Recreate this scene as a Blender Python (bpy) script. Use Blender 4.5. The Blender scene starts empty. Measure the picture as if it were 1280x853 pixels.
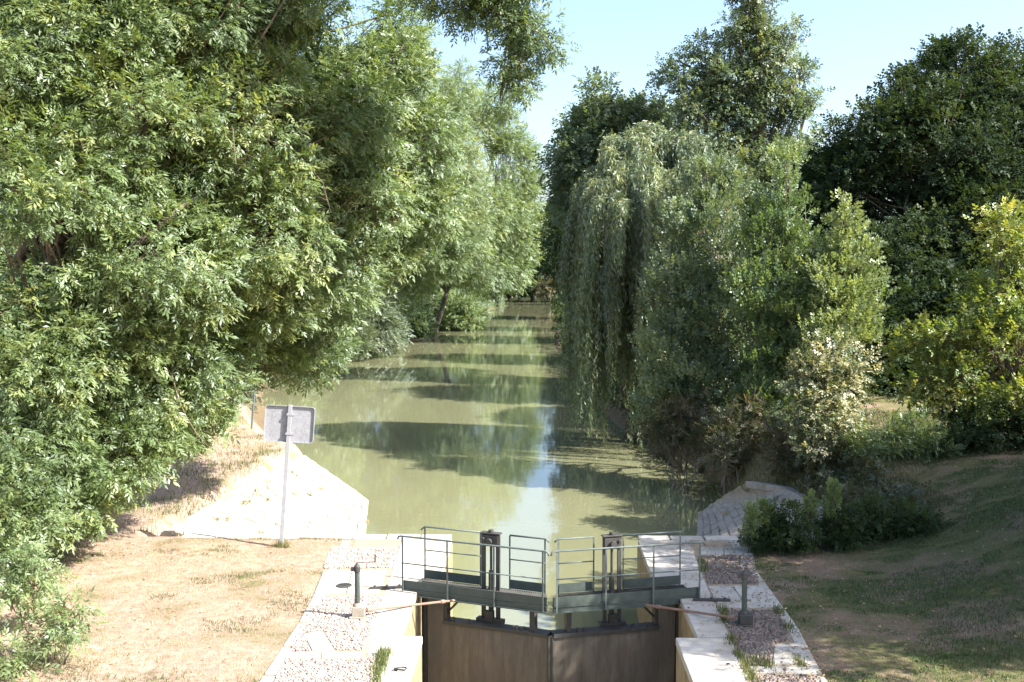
import bpy, bmesh, math, random
import numpy as np
from mathutils import Vector, Matrix
R = math.radians
rng = np.random.default_rng(7)
random.seed(7)
scene = bpy.context.scene
COL = scene.collection

# ------------------------------------------------------------------ camera
CAM = np.array([-0.3, 0.0, 7.0]); YAW = R(1.13); PITCH = R(3.607); F = 1372.0
fw = np.array([-math.sin(YAW)*math.cos(PITCH), math.cos(YAW)*math.cos(PITCH), -math.sin(PITCH)])
rt = np.array([math.cos(YAW), math.sin(YAW), 0.0])
up = np.cross(rt, fw)
fh = np.array([-math.sin(YAW), math.cos(YAW), 0.0])
cd = bpy.data.cameras.new('camera'); cam = bpy.data.objects.new('camera', cd); COL.objects.link(cam)
cam.location = CAM; cam.rotation_euler = (R(90)-PITCH, 0, YAW)
cd.sensor_width = 36; cd.lens = F/1280*36; cd.clip_end = 5000; cd.clip_start = 0.1
scene.camera = cam
def ray(px, py): return fw + rt*(px-640)/F + up*(426.5-py)/F
def PZ(px, py, z=0.0):            # world point at height z
    d = ray(px, py); return CAM + d*((z-CAM[2])/d[2])
def PD(px, py, D):                # world point at distance D along the valley
    d = ray(px, py); return CAM + d*(D/np.dot(d, fh))
def G(xc, D):                     # plan point from offset and distance
    p = CAM + rt*xc + fh*D; return (p[0], p[1])
S_DIR = np.array([1.24, -0.42, 1.14]); S_DIR /= np.linalg.norm(S_DIR)

# ------------------------------------------------------------------ object helpers
def tag(o, label=None, cat=None, group=None, kind=None):
    if label: o['label'] = label
    if cat: o['category'] = cat
    if group: o['group'] = group
    if kind: o['kind'] = kind
    return o
def empty(name, loc, label, cat, group=None, rz=0):
    o = bpy.data.objects.new(name, None); COL.objects.link(o)
    o.location = tuple(float(v) for v in loc); o.rotation_euler = (0, 0, rz); o.empty_display_size = .2
    return tag(o, label, cat, group)
def mesh_np(name, V, Fc, mat, parent=None, tint=None, smooth=False, world=True):
    """V world coordinates; Fc uniform faces"""
    V = np.asarray(V, dtype=np.float32); Fc = np.asarray(Fc, dtype=np.int32)
    if parent is not None and world:
        V = V - np.array(parent.location, dtype=np.float32)
    me = bpy.data.meshes.new(name)
    k = Fc.shape[1]; n = len(Fc)
    me.vertices.add(len(V)); me.vertices.foreach_set('co', V.ravel())
    me.loops.add(n*k); me.loops.foreach_set('vertex_index', Fc.ravel())
    me.polygons.add(n); me.polygons.foreach_set('loop_start', np.arange(0, n*k, k, dtype=np.int32))
    me.polygons.foreach_set('loop_total', np.full(n, k, dtype=np.int32))
    if smooth: me.polygons.foreach_set('use_smooth', np.ones(n, dtype=bool))
    if tint is not None:
        a = me.attributes.new('tint', 'FLOAT', 'POINT'); a.data.foreach_set('value', np.asarray(tint, dtype=np.float32))
    me.materials.append(mat); me.update(calc_edges=True)
    o = bpy.data.objects.new(name, me); COL.objects.link(o)
    if parent is not None: o.parent = parent
    return o
class MB:
    def __init__(s): s.v = []; s.f = []
    def add(s, vs, fs):
        b = len(s.v); s.v += [tuple(float(c) for c in v) for v in vs]; s.f += [tuple(i+b for i in f) for f in fs]
    def box(s, x0, x1, y0, y1, z0, z1):
        s.add([(x0,y0,z0),(x1,y0,z0),(x1,y1,z0),(x0,y1,z0),(x0,y0,z1),(x1,y0,z1),(x1,y1,z1),(x0,y1,z1)],
              [(3,2,1,0),(4,5,6,7),(0,1,5,4),(1,2,6,5),(2,3,7,6),(3,0,4,7)])
    def prism(s, poly, z0, z1):
        n = len(poly); a = sum(poly[i][0]*poly[(i+1)%n][1]-poly[(i+1)%n][0]*poly[i][1] for i in range(n))
        if a < 0: poly = poly[::-1]
        s.add([(p[0],p[1],z0) for p in poly]+[(p[0],p[1],z1) for p in poly],
              [tuple(range(n-1,-1,-1)), tuple(range(n,2*n))]+[(i,(i+1)%n,n+(i+1)%n,n+i) for i in range(n)])
    def tube(s, pts, rad, sides=6, cap=True):
        pts = [np.array(p, float) for p in pts]
        if not hasattr(rad, '__len__'): rad = [rad]*len(pts)
        vs = []; t0 = pts[1]-pts[0]; t0 /= np.linalg.norm(t0)+1e-9
        a = np.array([0,0,1.]) if abs(t0[2]) < .9 else np.array([1.,0,0])
        u = np.cross(t0, a); u /= np.linalg.norm(u)
        for i, p in enumerate(pts):
            t = pts[min(i+1, len(pts)-1)]-pts[max(i-1, 0)]; t /= np.linalg.norm(t)+1e-9
            u = u-t*np.dot(u, t); u /= np.linalg.norm(u)+1e-9; w = np.cross(t, u)
            for k in range(sides):
                an = 2*math.pi*k/sides; vs.append(p+(u*math.cos(an)+w*math.sin(an))*rad[i])
        fs = []
        for i in range(len(pts)-1):
            for k in range(sides):
                k2 = (k+1)%sides; fs.append((i*sides+k, i*sides+k2, (i+1)*sides+k2, (i+1)*sides+k))
        if cap:
            fs.append(tuple(range(sides-1,-1,-1))); n = (len(pts)-1)*sides; fs.append(tuple(range(n, n+sides)))
        s.add(vs, fs)
    def build(s, name, mat, parent=None, bevel=0, smooth=False, xf=None, segs=2):
        me = bpy.data.meshes.new(name)
        v = s.v if xf is None else [xf(p) for p in s.v]
        if parent is not None:
            L = parent.matrix_basis.to_translation(); v = [(p[0]-L[0], p[1]-L[1], p[2]-L[2]) for p in v]
        me.from_pydata(v, [], s.f); me.materials.append(mat)
        bm = bmesh.new(); bm.from_mesh(me)
        bmesh.ops.recalc_face_normals(bm, faces=bm.faces)
        bm.to_mesh(me); bm.free()
        if smooth: me.polygons.foreach_set('use_smooth', np.ones(len(me.polygons), dtype=bool))
        o = bpy.data.objects.new(name, me); COL.objects.link(o)
        if parent is not None: o.parent = parent
        if bevel:
            m = o.modifiers.new('bevel', 'BEVEL'); m.width = bevel; m.segments = segs; m.limit_method = 'ANGLE'
        return o

# ------------------------------------------------------------------ materials
class NT:
    def __init__(s, name):
        s.m = bpy.data.materials.new(name); s.m.use_nodes = True; s.t = s.m.node_tree; s.t.nodes.clear()
        s.out = s.n('ShaderNodeOutputMaterial')
    def n(s, typ, **kw):
        nd = s.t.nodes.new(typ)
        for k, v in kw.items(): setattr(nd, k, v)
        return nd
    def l(s, a, b): s.t.links.new(a, b)
    def noise(s, scale, detail=4, rough=.6, vec=None):
        n = s.n('ShaderNodeTexNoise'); n.inputs['Scale'].default_value = scale; n.inputs['Detail'].default_value = detail
        n.inputs['Roughness'].default_value = rough
        if vec is not None: s.l(vec, n.inputs['Vector'])
        return n.outputs['Fac']
    def ramp(s, fac, stops):
        r = s.n('ShaderNodeValToRGB'); e = r.color_ramp.elements
        while len(e) > 1: e.remove(e[-1])
        for i, (p, c) in enumerate(stops):
            el = e[0] if i == 0 else e.new(p)
            el.position = p; el.color = (*c, 1)
        s.l(fac, r.inputs['Fac']); return r.outputs['Color']
    def mix(s, fac, a, b, mode='MIX'):
        m = s.n('ShaderNodeMix', data_type='RGBA', blend_type=mode)
        if isinstance(fac, (int, float)): m.inputs[0].default_value = fac
        else: s.l(fac, m.inputs[0])
        for i, c in ((6, a), (7, b)):
            if isinstance(c, tuple): m.inputs[i].default_value = (*c, 1)
            else: s.l(c, m.inputs[i])
        return m.outputs[2]
    def math(s, op, a, b=0.0, clamp=False):
        m = s.n('ShaderNodeMath', operation=op, use_clamp=clamp)
        for i, c in ((0, a), (1, b)):
            if isinstance(c, (int, float)): m.inputs[i].default_value = c
            else: s.l(c, m.inputs[i])
        return m.outputs[0]
    def mrange(s, v, a, b, c=0, d=1):
        m = s.n('ShaderNodeMapRange', clamp=True); s.l(v, m.inputs[0])
        for i, x in enumerate((a, b, c, d)): m.inputs[i+1].default_value = x
        return m.outputs[0]
    def bump(s, h, strength, dist=.02):
        b = s.n('ShaderNodeBump'); b.inputs['Strength'].default_value = strength; b.inputs['Distance'].default_value = dist
        s.l(h, b.inputs['Height']); return b.outputs['Normal']
    def pos(s): return s.n('ShaderNodeNewGeometry').outputs['Position']
    def island(s): return s.n('ShaderNodeNewGeometry').outputs['Random Per Island']
    def principled(s, col, rough=.8, metal=0, normal=None, spec=.5):
        p = s.n('ShaderNodeBsdfPrincipled')
        if isinstance(col, tuple): p.inputs['Base Color'].default_value = (*col, 1)
        else: s.l(col, p.inputs['Base Color'])
        if isinstance(rough, (int, float)): p.inputs['Roughness'].default_value = rough
        else: s.l(rough, p.inputs['Roughness'])
        p.inputs['Metallic'].default_value = metal; p.inputs['Specular IOR Level'].default_value = spec
        if normal is not None: s.l(normal, p.inputs['Normal'])
        s.l(p.outputs[0], s.out.inputs[0]); return p

def leaf_mat(name, stops, trans=.40, gloss=.045, tr_tint=(1.25, 1.15, .55)):
    t = NT(name)
    a = t.n('ShaderNodeAttribute', attribute_name='tint').outputs['Fac']
    f = t.math('ADD', a, t.math('MULTIPLY', t.math('SUBTRACT', t.island(), .5), .34), True)
    c = t.ramp(f, stops)
    d = t.n('ShaderNodeBsdfDiffuse'); t.l(c, d.inputs[0])
    tr = t.n('ShaderNodeBsdfTranslucent'); t.l(t.mix(1.0, c, tr_tint, 'MULTIPLY'), tr.inputs[0])
    m = t.n('ShaderNodeMixShader'); m.inputs[0].default_value = trans; t.l(d.outputs[0], m.inputs[1]); t.l(tr.outputs[0], m.inputs[2])
    g = t.n('ShaderNodeBsdfGlossy'); g.inputs['Roughness'].default_value = .52; g.inputs[0].default_value = (.9, .95, 1, 1)
    m2 = t.n('ShaderNodeMixShader'); m2.inputs[0].default_value = gloss
    t.l(m.outputs[0], m2.inputs[1]); t.l(g.outputs[0], m2.inputs[2]); t.l(m2.outputs[0], t.out.inputs[0])
    return t.m
M = {}
M['ash'] = leaf_mat('ash_leaf', [(0, (.080,.125,.045)), (.35, (.130,.192,.066)), (.7, (.175,.240,.085)), (1, (.30,.33,.11))], .46, .045)
M['poplar'] = leaf_mat('poplar_leaf', [(0, (.065,.105,.055)), (.5, (.125,.18,.09)), (1, (.25,.29,.15))], .38, .05)
M['willow'] = leaf_mat('willow_leaf', [(0, (.065,.105,.055)), (.5, (.145,.195,.095)), (1, (.33,.37,.19))], .38, .05)
M['dark'] = leaf_mat('oak_leaf', [(0, (.025,.045,.020)), (.5, (.042,.068,.028)), (1, (.075,.105,.035))], .30, .015)
M['young'] = leaf_mat('sapling_leaf', [(0, (.075,.13,.048)), (.5, (.135,.20,.07)), (1, (.25,.30,.13))], .42, .05)
M['yellow'] = leaf_mat('maple_leaf', [(0, (.10,.16,.035)), (.5, (.20,.26,.055)), (1, (.40,.38,.10))], .42, .05)
M['cream'] = leaf_mat('blossom_leaf', [(0, (.07,.10,.035)), (.45, (.11,.14,.05)), (.6, (.40,.38,.22)), (1, (.58,.54,.35))], .3, .05)
M['brown'] = leaf_mat('dry_leaf', [(0, (.05,.07,.03)), (.5, (.10,.11,.05)), (1, (.22,.17,.09))], .3, .05)
M['silver'] = leaf_mat('sallow_leaf', [(0, (.075,.11,.055)), (.5, (.12,.16,.08)), (1, (.19,.22,.11))], .36, .06)
M['blade'] = leaf_mat('grass_blade', [(0, (.07,.11,.03)), (.35, (.15,.17,.05)), (.6, (.38,.30,.14)), (1, (.56,.42,.29))], .3, .03, (1.1,1.05,.7))

M['lawn'] = leaf_mat('lawn_blade', [(0, (.055,.10,.028)), (.35, (.10,.145,.042)), (.6, (.24,.20,.115)), (1, (.39,.29,.20))], .3, .03, (1.1,1.05,.7))
def bark_mat(name, a, b):
    t = NT(name); v = t.n('ShaderNodeMapping'); v.inputs['Scale'].default_value = (1, 1, .25); t.l(t.pos(), v.inputs[0])
    n = t.noise(14, 6, .7, v.outputs[0]); t.principled(t.ramp(n, [(.3, a), (.7, b)]), .9, normal=t.bump(n, .6, .03), spec=.2); return t.m
M['bark'] = bark_mat('bark', (.045,.036,.027), (.15,.125,.095))
M['bark_pale'] = bark_mat('pale_bark', (.14,.12,.09), (.33,.29,.22))
M['twig'] = bark_mat('twig_bark', (.10,.075,.05), (.24,.19,.13))

def stone(name, a, b, c, scale=3., bump=.35, streak=False, dark=.5):
    t = NT(name); p = t.pos()
    n1 = t.noise(scale, 8, .65, p); n2 = t.noise(scale*9, 5, .7, p); n3 = t.noise(.7, 4, .6, p)
    col = t.ramp(n1, [(.25, a), (.5, b), (.75, c)])
    isl = t.mrange(t.island(), 0, 1, .84, 1.1)
    col = t.mix(1.0, col, t.ramp(isl, [(0, (0,0,0)), (1, (1,1,1))]), 'MULTIPLY')
    col = t.mix(t.mrange(n2, .55, .8, 0, .55), col, tuple(x*dark for x in a))
    col = t.mix(t.mrange(n3, .5, .7, 0, .5), col, (.30,.24,.16))
    if streak:
        v = t.n('ShaderNodeMapping'); v.inputs['Scale'].default_value = (6, 6, .5); t.l(p, v.inputs[0])
        s = t.noise(1.6, 6, .7, v.outputs[0]); col = t.mix(t.mrange(s, .4, .65, 0, .85), col, (.20,.13,.045))
    t.principled(col, .9, normal=t.bump(n2, bump, .02), spec=.2); return t.m
M['coping'] = stone('coping_limestone', (.36,.325,.28), (.48,.445,.39), (.56,.525,.465))
M['wallstone'] = stone('quay_wall_stone', (.26,.20,.12), (.38,.31,.20), (.45,.38,.27), 2.5, .6, True)
M['revet'] = stone('revetment_stone', (.28,.24,.19), (.385,.34,.275), (.46,.41,.345), 5, .9)
M['revet_grey'] = stone('weathered_shaded_revetment_stone', (.24,.21,.18), (.35,.31,.27), (.43,.385,.34), 5, .8)  # older grey stone, with the right slope's tree shade put into the colour
M['mortar'] = stone('mortar', (.26,.23,.18), (.36,.32,.26), (.42,.38,.31), 8, .6)
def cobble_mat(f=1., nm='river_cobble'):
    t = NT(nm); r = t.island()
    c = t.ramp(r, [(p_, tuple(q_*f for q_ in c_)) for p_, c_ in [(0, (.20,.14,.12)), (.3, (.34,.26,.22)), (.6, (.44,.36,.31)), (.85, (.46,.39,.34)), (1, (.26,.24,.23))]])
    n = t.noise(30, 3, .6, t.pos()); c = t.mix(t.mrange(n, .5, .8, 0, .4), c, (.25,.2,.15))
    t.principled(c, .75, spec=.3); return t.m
M['cobble'] = cobble_mat(); M['cobble_shaded'] = cobble_mat(.5, 'shaded_river_cobble')  # second one: same cobbles darkened, the right quay's shade put into their colour
def grout_mat():
    t = NT('cobble_bed'); n = t.noise(5, 6, .7, t.pos())
    t.principled(t.ramp(n, [(.3, (.24,.19,.14)), (.6, (.36,.29,.21)), (.75, (.20,.20,.09))]), .95, normal=t.bump(t.noise(60, 3, .6, t.pos()), .6, .01), spec=.1); return t.m
M['bed'] = grout_mat()
def paint(name, a, b, rough=.5, metal=0., rust=(.16,.08,.04), amt=.3, sc=6):
    t = NT(name); p = t.pos(); n = t.noise(sc, 8, .7, p); n2 = t.noise(sc*6, 4, .6, p)
    c = t.ramp(n, [(.3, a), (.7, b)]); c = t.mix(t.mrange(n2, .56, .72, 0, amt), c, rust)
    t.principled(c, t.mrange(n, .3, .7, rough, rough+.25), metal, t.bump(n2, .15, .005)); return t.m
M['green'] = paint('green_paint', (.036,.050,.043), (.066,.085,.074), .42)
M['greenp'] = paint('faded_green_paint', (.065,.085,.077), (.125,.15,.138), .45)
M['gate'] = None
def gate_mat():
    t = NT('gate_steel'); p = t.pos(); v = t.n('ShaderNodeMapping'); v.inputs['Scale'].default_value = (2.2, 2.2, .35); t.l(p, v.inputs[0])
    s = t.noise(2, 8, .7, v.outputs[0]); n = t.noise(1.4, 6, .6, p); n2 = t.noise(22, 4, .7, p)
    c = t.ramp(s, [(.28, (.075,.063,.049)), (.5, (.13,.11,.085)), (.72, (.20,.173,.135))])
    c = t.mix(t.mrange(n, .45, .7, 0, .6), c, (.10,.09,.078)); c = t.mix(t.mrange(n2, .6, .75, 0, .4), c, (.05,.035,.025))
    t.principled(c, .62, 0, t.bump(n2, .2, .01), .35); return t.m
M['gate'] = gate_mat()
M['iron'] = paint('dark_iron', (.030,.029,.027), (.062,.058,.051), .5, 0, (.10,.06,.04), .35)
M['rust'] = paint('rusted_rod', (.19,.11,.08), (.30,.19,.14), .7, 0, (.16,.08,.05), .4)
M['galv'] = paint('galvanised_steel', (.25,.25,.265), (.33,.33,.345), .5, .25, (.33,.33,.35), .3)
def sign_mat():
    t = NT('sign_back'); p = t.pos(); n = t.noise(9, 6, .7, p); n2 = t.noise(34, 4, .75, p)
    c = t.ramp(n, [(.35, (.24,.24,.255)), (.65, (.32,.32,.335))]); c = t.mix(t.mrange(n2, .57, .63, 0, .75), c, (.08,.08,.09))
    t.principled(c, .55, .2); return t.m
M['sign'] = sign_mat()
def grating_mat(): return paint('walkway_grating', (.045,.045,.04), (.08,.08,.07), .6)
M['grating'] = grating_mat()

# ------------------------------------------------------------------ canal plan and terrain
def W2(l): return np.array([G(*p) for p in l])
WATER = -2.0
LF = W2([(-3.9,20),(-4.1,28.8),(-5.1,37.6),(-5.7,42.9),(-8.2,47),(-12.6,58),(-17,75),(-20,88),(-18.6,107),(-14.5,130),(-11.4,152),(-10.4,190),(-4,274),(2,420),(10,900)])
RF = W2([(4.7,20),(4.9,28.8),(6.9,40.5),(8.9,44.5),(8.9,48),(7.6,55),(6,65),(5,90),(5,130),(7,190),(11,274),(18,420),(30,900)])
LT = W2([(-9.6,20),(-9.3,28.8),(-8.75,35.3),(-8.0,42.3),(-10.6,46.6),(-15.5,59),(-20,76),(-23,88),(-21.6,107),(-17.5,130),(-14.4,152),(-13.4,190),(-7,274),(-1,420),(7,900)])
RTp = W2([(9.5,20),(9.35,28.8),(9.3,32),(8.9,36.2),(8.7,40.5),(11,44.5),(11.4,48),(10.3,55),(9,65),(8,90),(8,130),(10,190),(14,274),(21,420),(33,900)])
def ip(P, y): return np.interp(y, P[:,1], P[:,0])
def sst(t): t = np.clip(t, 0, 1); return t*t*(3-2*t)
LAT = np.random.default_rng(3).random((256, 256))
def vn1(x, y):
    xi, yi = np.floor(x).astype(int), np.floor(y).astype(int); fx, fy = x-xi, y-yi; fx = fx*fx*(3-2*fx); fy = fy*fy*(3-2*fy)
    a, b, c, d = LAT[xi & 255, yi & 255], LAT[(xi+1) & 255, yi & 255], LAT[xi & 255, (yi+1) & 255], LAT[(xi+1) & 255, (yi+1) & 255]
    return (a*(1-fx)+b*fx)*(1-fy)+(c*(1-fx)+d*fx)*fy
def vnoise(x, y, s):
    x = np.asarray(x, float)*s; y = np.asarray(y, float)*s
    return ((vn1(x, y)*.55+vn1(x*2.1+17, y*2.1+5)*.28+vn1(x*4.3+3, y*4.3+31)*.17)-.5)*3.2
def land(x, y):
    hr = 1.15*np.maximum(1.25*sst((x-7.0)/7.0)*sst((y-13)/10), sst((y-29.0)/5.0)*sst((x-8.8)/1.3))
    hr = hr*sst((x-4)/2) + .5*sst((x-17)/20)
    hl = .35*sst((y-31)/9)*sst((-x-5)/3) + .55*sst((-x-11)/10)
    h = np.where(x > 0, hr, hl)
    far = sst((y-60)/40); h = h*(1-far)+(-.6)*far
    return h + .05*vnoise(x, y, .55) * sst((np.abs(x)-5.3)/1.5)+.02*vnoise(x+9, y+4, 2.3)*sst((np.abs(x)-5.3)/1.0)
def height(x, y):
    x = np.asarray(x, float); y = np.asarray(y, float)
    h = land(x, y)
    lf, rf, lt, rtp = ip(LF, y), ip(RF, y), ip(LT, y), ip(RTp, y)
    tl = (lf-x)/np.maximum(lf-lt, .3); tr = (x-rf)/np.maximum(rtp-rf, .3)
    rev = sst((44-y)/1.5)                      # under the revetments
    def prof(t, side):
        base = WATER-.2
        nat = np.interp(t, [-3, -.4, 0, .12, .5, 1.0, 1.3], [-1.8, -.7, 0, .45, 1.1, 1.85, 2.2])/2.2
        lin = np.interp(t, [-3, 0, .9, 1.0, 1.15], [-.4, -.1, .58, .76, 1.0])
        k = nat*(1-rev)+lin*rev
        return base+k*(h-base) if True else 0
    z = np.where(x < (lf+rf)/2, prof(tl, 0), prof(tr, 1))
    z = np.where(tl > 1.3, h, z); z = np.where((tr > 1.3), h, z)
    # the near ground beside the quay, and the lock pit
    near = y < 28.75
    hq = np.where(np.abs(x) < 5.3, -.022, h)
    z = np.where(near, hq, z)
    z = np.where(near & (np.abs(x) < 4.0) & (y > 4), -6.5, z)
    z = np.where((y > 28.4) & (y <= 28.95) & (np.abs(x) < 9.6), -2.3, z)
    return z
def axis(a, b, step, far_lo, far_hi, g=1.22):
    c = list(np.arange(a, b+1e-6, step)); s = step
    while c[-1] < far_hi: s *= g; c.append(c[-1]+s)
    s = step
    while c[0] > far_lo: s *= g; c.insert(0, c[0]-s)
    return np.array(c)
xs = axis(-14, 14, .2, -700, 700); ys = np.concatenate([axis(13, 50, .2, -60, 50.1, 1.3), np.arange(51, 110, 1.), np.arange(110, 300, 2.5), axis(300, 305, 5, 300, 1500, 1.2)])
ys = np.unique(np.round(ys, 4))
X, Y = np.meshgrid(xs, ys); Z = height(X, Y)
V = np.stack([X.ravel(), Y.ravel(), Z.ravel()], 1)
nx, ny = len(xs), len(ys)
i, j = np.meshgrid(np.arange(nx-1), np.arange(ny-1)); q = (j*nx+i).ravel()
Fq = np.stack([q, q+1, q+1+nx, q+nx], 1)
def ground_mat():
    t = NT('dry_turf'); p = t.pos(); sx = t.n('ShaderNodeSeparateXYZ'); t.l(p, sx.inputs[0])
    n1 = t.noise(.55, 5, .6, p); n2 = t.noise(4.5, 6, .7, p); n3 = t.noise(38, 4, .75, p)
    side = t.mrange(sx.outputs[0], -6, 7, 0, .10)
    g = t.math('ADD', t.math('ADD', t.math('MULTIPLY', n1, .6), t.math('MULTIPLY', n2, .4)), side)
    dry0 = t.ramp(n2, [(.3, (.28,.185,.138)), (.5, (.41,.295,.228)), (.7, (.55,.425,.335))])
    grn = t.ramp(n2, [(.3, (.07,.095,.03)), (.6, (.12,.145,.05)), (.8, (.22,.20,.09))])
    dry = t.mix(t.mrange(sx.outputs[0], 3, 6, 0, 1), dry0, t.mix(1.0, dry0, (.74,.71,.68), 'MULTIPLY'))  # dry turf darkened to the right: the lawn's shade put into its colour
    c = t.mix(t.mrange(g, .52, .63, 0, .9), dry, grn)
    c = t.mix(t.mrange(n3, .42, .66, .0, .42), c, (.20,.135,.075))
    mud = t.ramp(n2, [(.3, (.09,.065,.04)), (.7, (.22,.165,.10))])
    c = t.mix(t.mrange(sx.outputs[2], -1.1, -.35, 1, 0), c, mud)
    t.principled(c, .95, normal=t.bump(n3, .9, .04), spec=.1); return t.m
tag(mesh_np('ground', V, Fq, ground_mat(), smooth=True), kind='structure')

def water_mat(name, base):
    t = NT(name); p = t.pos(); m = t.n('ShaderNodeMapping'); m.inputs['Scale'].default_value = (.8, 1.2, 1); t.l(p, m.inputs[0])
    n = t.noise(1.6, 3, .5, m.outputs[0]); n2 = t.noise(.12, 3, .5, p); n3 = t.noise(9, 2, .5, m.outputs[0])
    c = t.ramp(n2, [(.3, tuple(x*.92 for x in base)), (.7, base)])
    # pollen and floating specks
    vo = t.n('ShaderNodeTexVoronoi'); vo.inputs['Scale'].default_value = 3.2; t.l(p, vo.inputs['Vector'])
    sp = t.math('LESS_THAN', vo.outputs['Distance'], .035)
    c = t.mix(t.math('MULTIPLY', sp, .55), c, (.5,.5,.4))
    h = t.math('ADD', n, t.math('MULTIPLY', n3, .12))
    pr = t.principled(c, .015, normal=t.bump(h, .022, .1), spec=.5); pr.inputs['IOR'].default_value = 1.75
    return t.m
wm = water_mat('canal_water', (.20,.20,.112))
wv = [(-260,24.6,WATER),(260,24.6,WATER),(260,1200,WATER),(-260,1200,WATER)]
tag(mesh_np('canal_water', wv, [(0,1,2,3)], wm), kind='structure')
tag(mesh_np('lock_chamber_water', [(-2.9,4,-4.2),(2.9,4,-4.2),(2.9,24.3,-4.2),(-2.9,24.3,-4.2)], [(0,1,2,3)], wm), kind='structure')

# ------------------------------------------------------------------ quays
def inpoly(P, x, y):
    P = np.asarray(P)[:, :2]; c = np.zeros(len(x), bool); n = len(P)
    for i in range(n):
        x1, y1 = P[i]; x2, y2 = P[(i+1) % n]
        k = ((y1 > y) != (y2 > y)) & (x < (x2-x1)*(y-y1)/(y2-y1+1e-12)+x1); c ^= k
    return c
def cobbles(poly, parent, z=.0, s=.06):
    P = np.asarray(poly)[:, :2]; lo, hi = P.min(0), P.max(0)
    gx, gy = np.meshgrid(np.arange(lo[0], hi[0], s), np.arange(lo[1], hi[1], s*.87))
    gx = gx + (np.arange(gx.shape[0]) % 2)[:, None]*s*.5
    gx = (gx+rng.normal(0, s*.13, gx.shape)).ravel(); gy = (gy+rng.normal(0, s*.13, gy.shape)).ravel()
    cx, cy = P.mean(0); k = inpoly((P-P.mean(0))*.97+P.mean(0), gx, gy); gx, gy = gx[k], gy[k]; n = len(gx)
    keep = rng.random(n) > .04; gx, gy = gx[keep], gy[keep]; n = len(gx)
    a = np.arange(6)*math.pi/3; rot = rng.random(n)*6.28; el = rng.uniform(.75, 1.15, n); r = s*rng.uniform(.40, .56, n)
    def ring(fr, zz):
        ux = np.cos(a)[None]*r[:, None]*fr*el[:, None]; uy = np.sin(a)[None]*r[:, None]*fr/el[:, None]
        c, d = np.cos(rot)[:, None], np.sin(rot)[:, None]
        return np.stack([gx[:, None]+ux*c-uy*d, gy[:, None]+ux*d+uy*c, np.broadcast_to(zz, ux.shape)], 2)
    h = rng.uniform(.014, .034, n)[:, None]
    top = np.stack([gx, gy, z+h[:, 0]], 1)[:, None]
    V = np.concatenate([top, ring(.62, z+h*.82), ring(1., z-.002+h*0)], 1).reshape(-1, 3)
    f = [(0, 1+i, 1+(i+1) % 6) for i in range(6)]
    f += [(1+i, 7+i, 7+(i+1) % 6) for i in range(6)]+[(1+i, 7+(i+1) % 6, 1+(i+1) % 6) for i in range(6)]
    Fc = (np.array(f)[None]+(np.arange(n)*13)[:, None, None]).reshape(-1, 3)
    return mesh_np('cobble_panel', V, Fc, M['cobble' if P[:, 0].mean() < 0 else 'cobble_shaded'], parent, smooth=True)
def lerp_poly(a, b, t): return (a[0]+(b[0]-a[0])*t, a[1]+(b[1]-a[1])*t)
def slabs(mb, ring_in, ring_out, z0, z1, gap=.012):
    """stones between two matching polylines"""
    for k in range(len(ring_in)-1):
        a, b, c, d = ring_in[k], ring_in[k+1], ring_out[k+1], ring_out[k]
        cx = (a[0]+b[0]+c[0]+d[0])/4; cy = (a[1]+b[1]+c[1]+d[1])/4
        L = max(math.dist(a, b), .2); Wd = max(math.dist(a, d), .2)
        p = [tuple(lerp_poly(q, (cx, cy), gap/min(L, Wd)*2)) for q in (a, b, c, d)]
        dz = random.uniform(-.006, .004); mb.prism(p, z0, z1+dz)
def pz2(l): return [tuple(PZ(x, y, 0)[:2]) for x, y in l]
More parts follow.
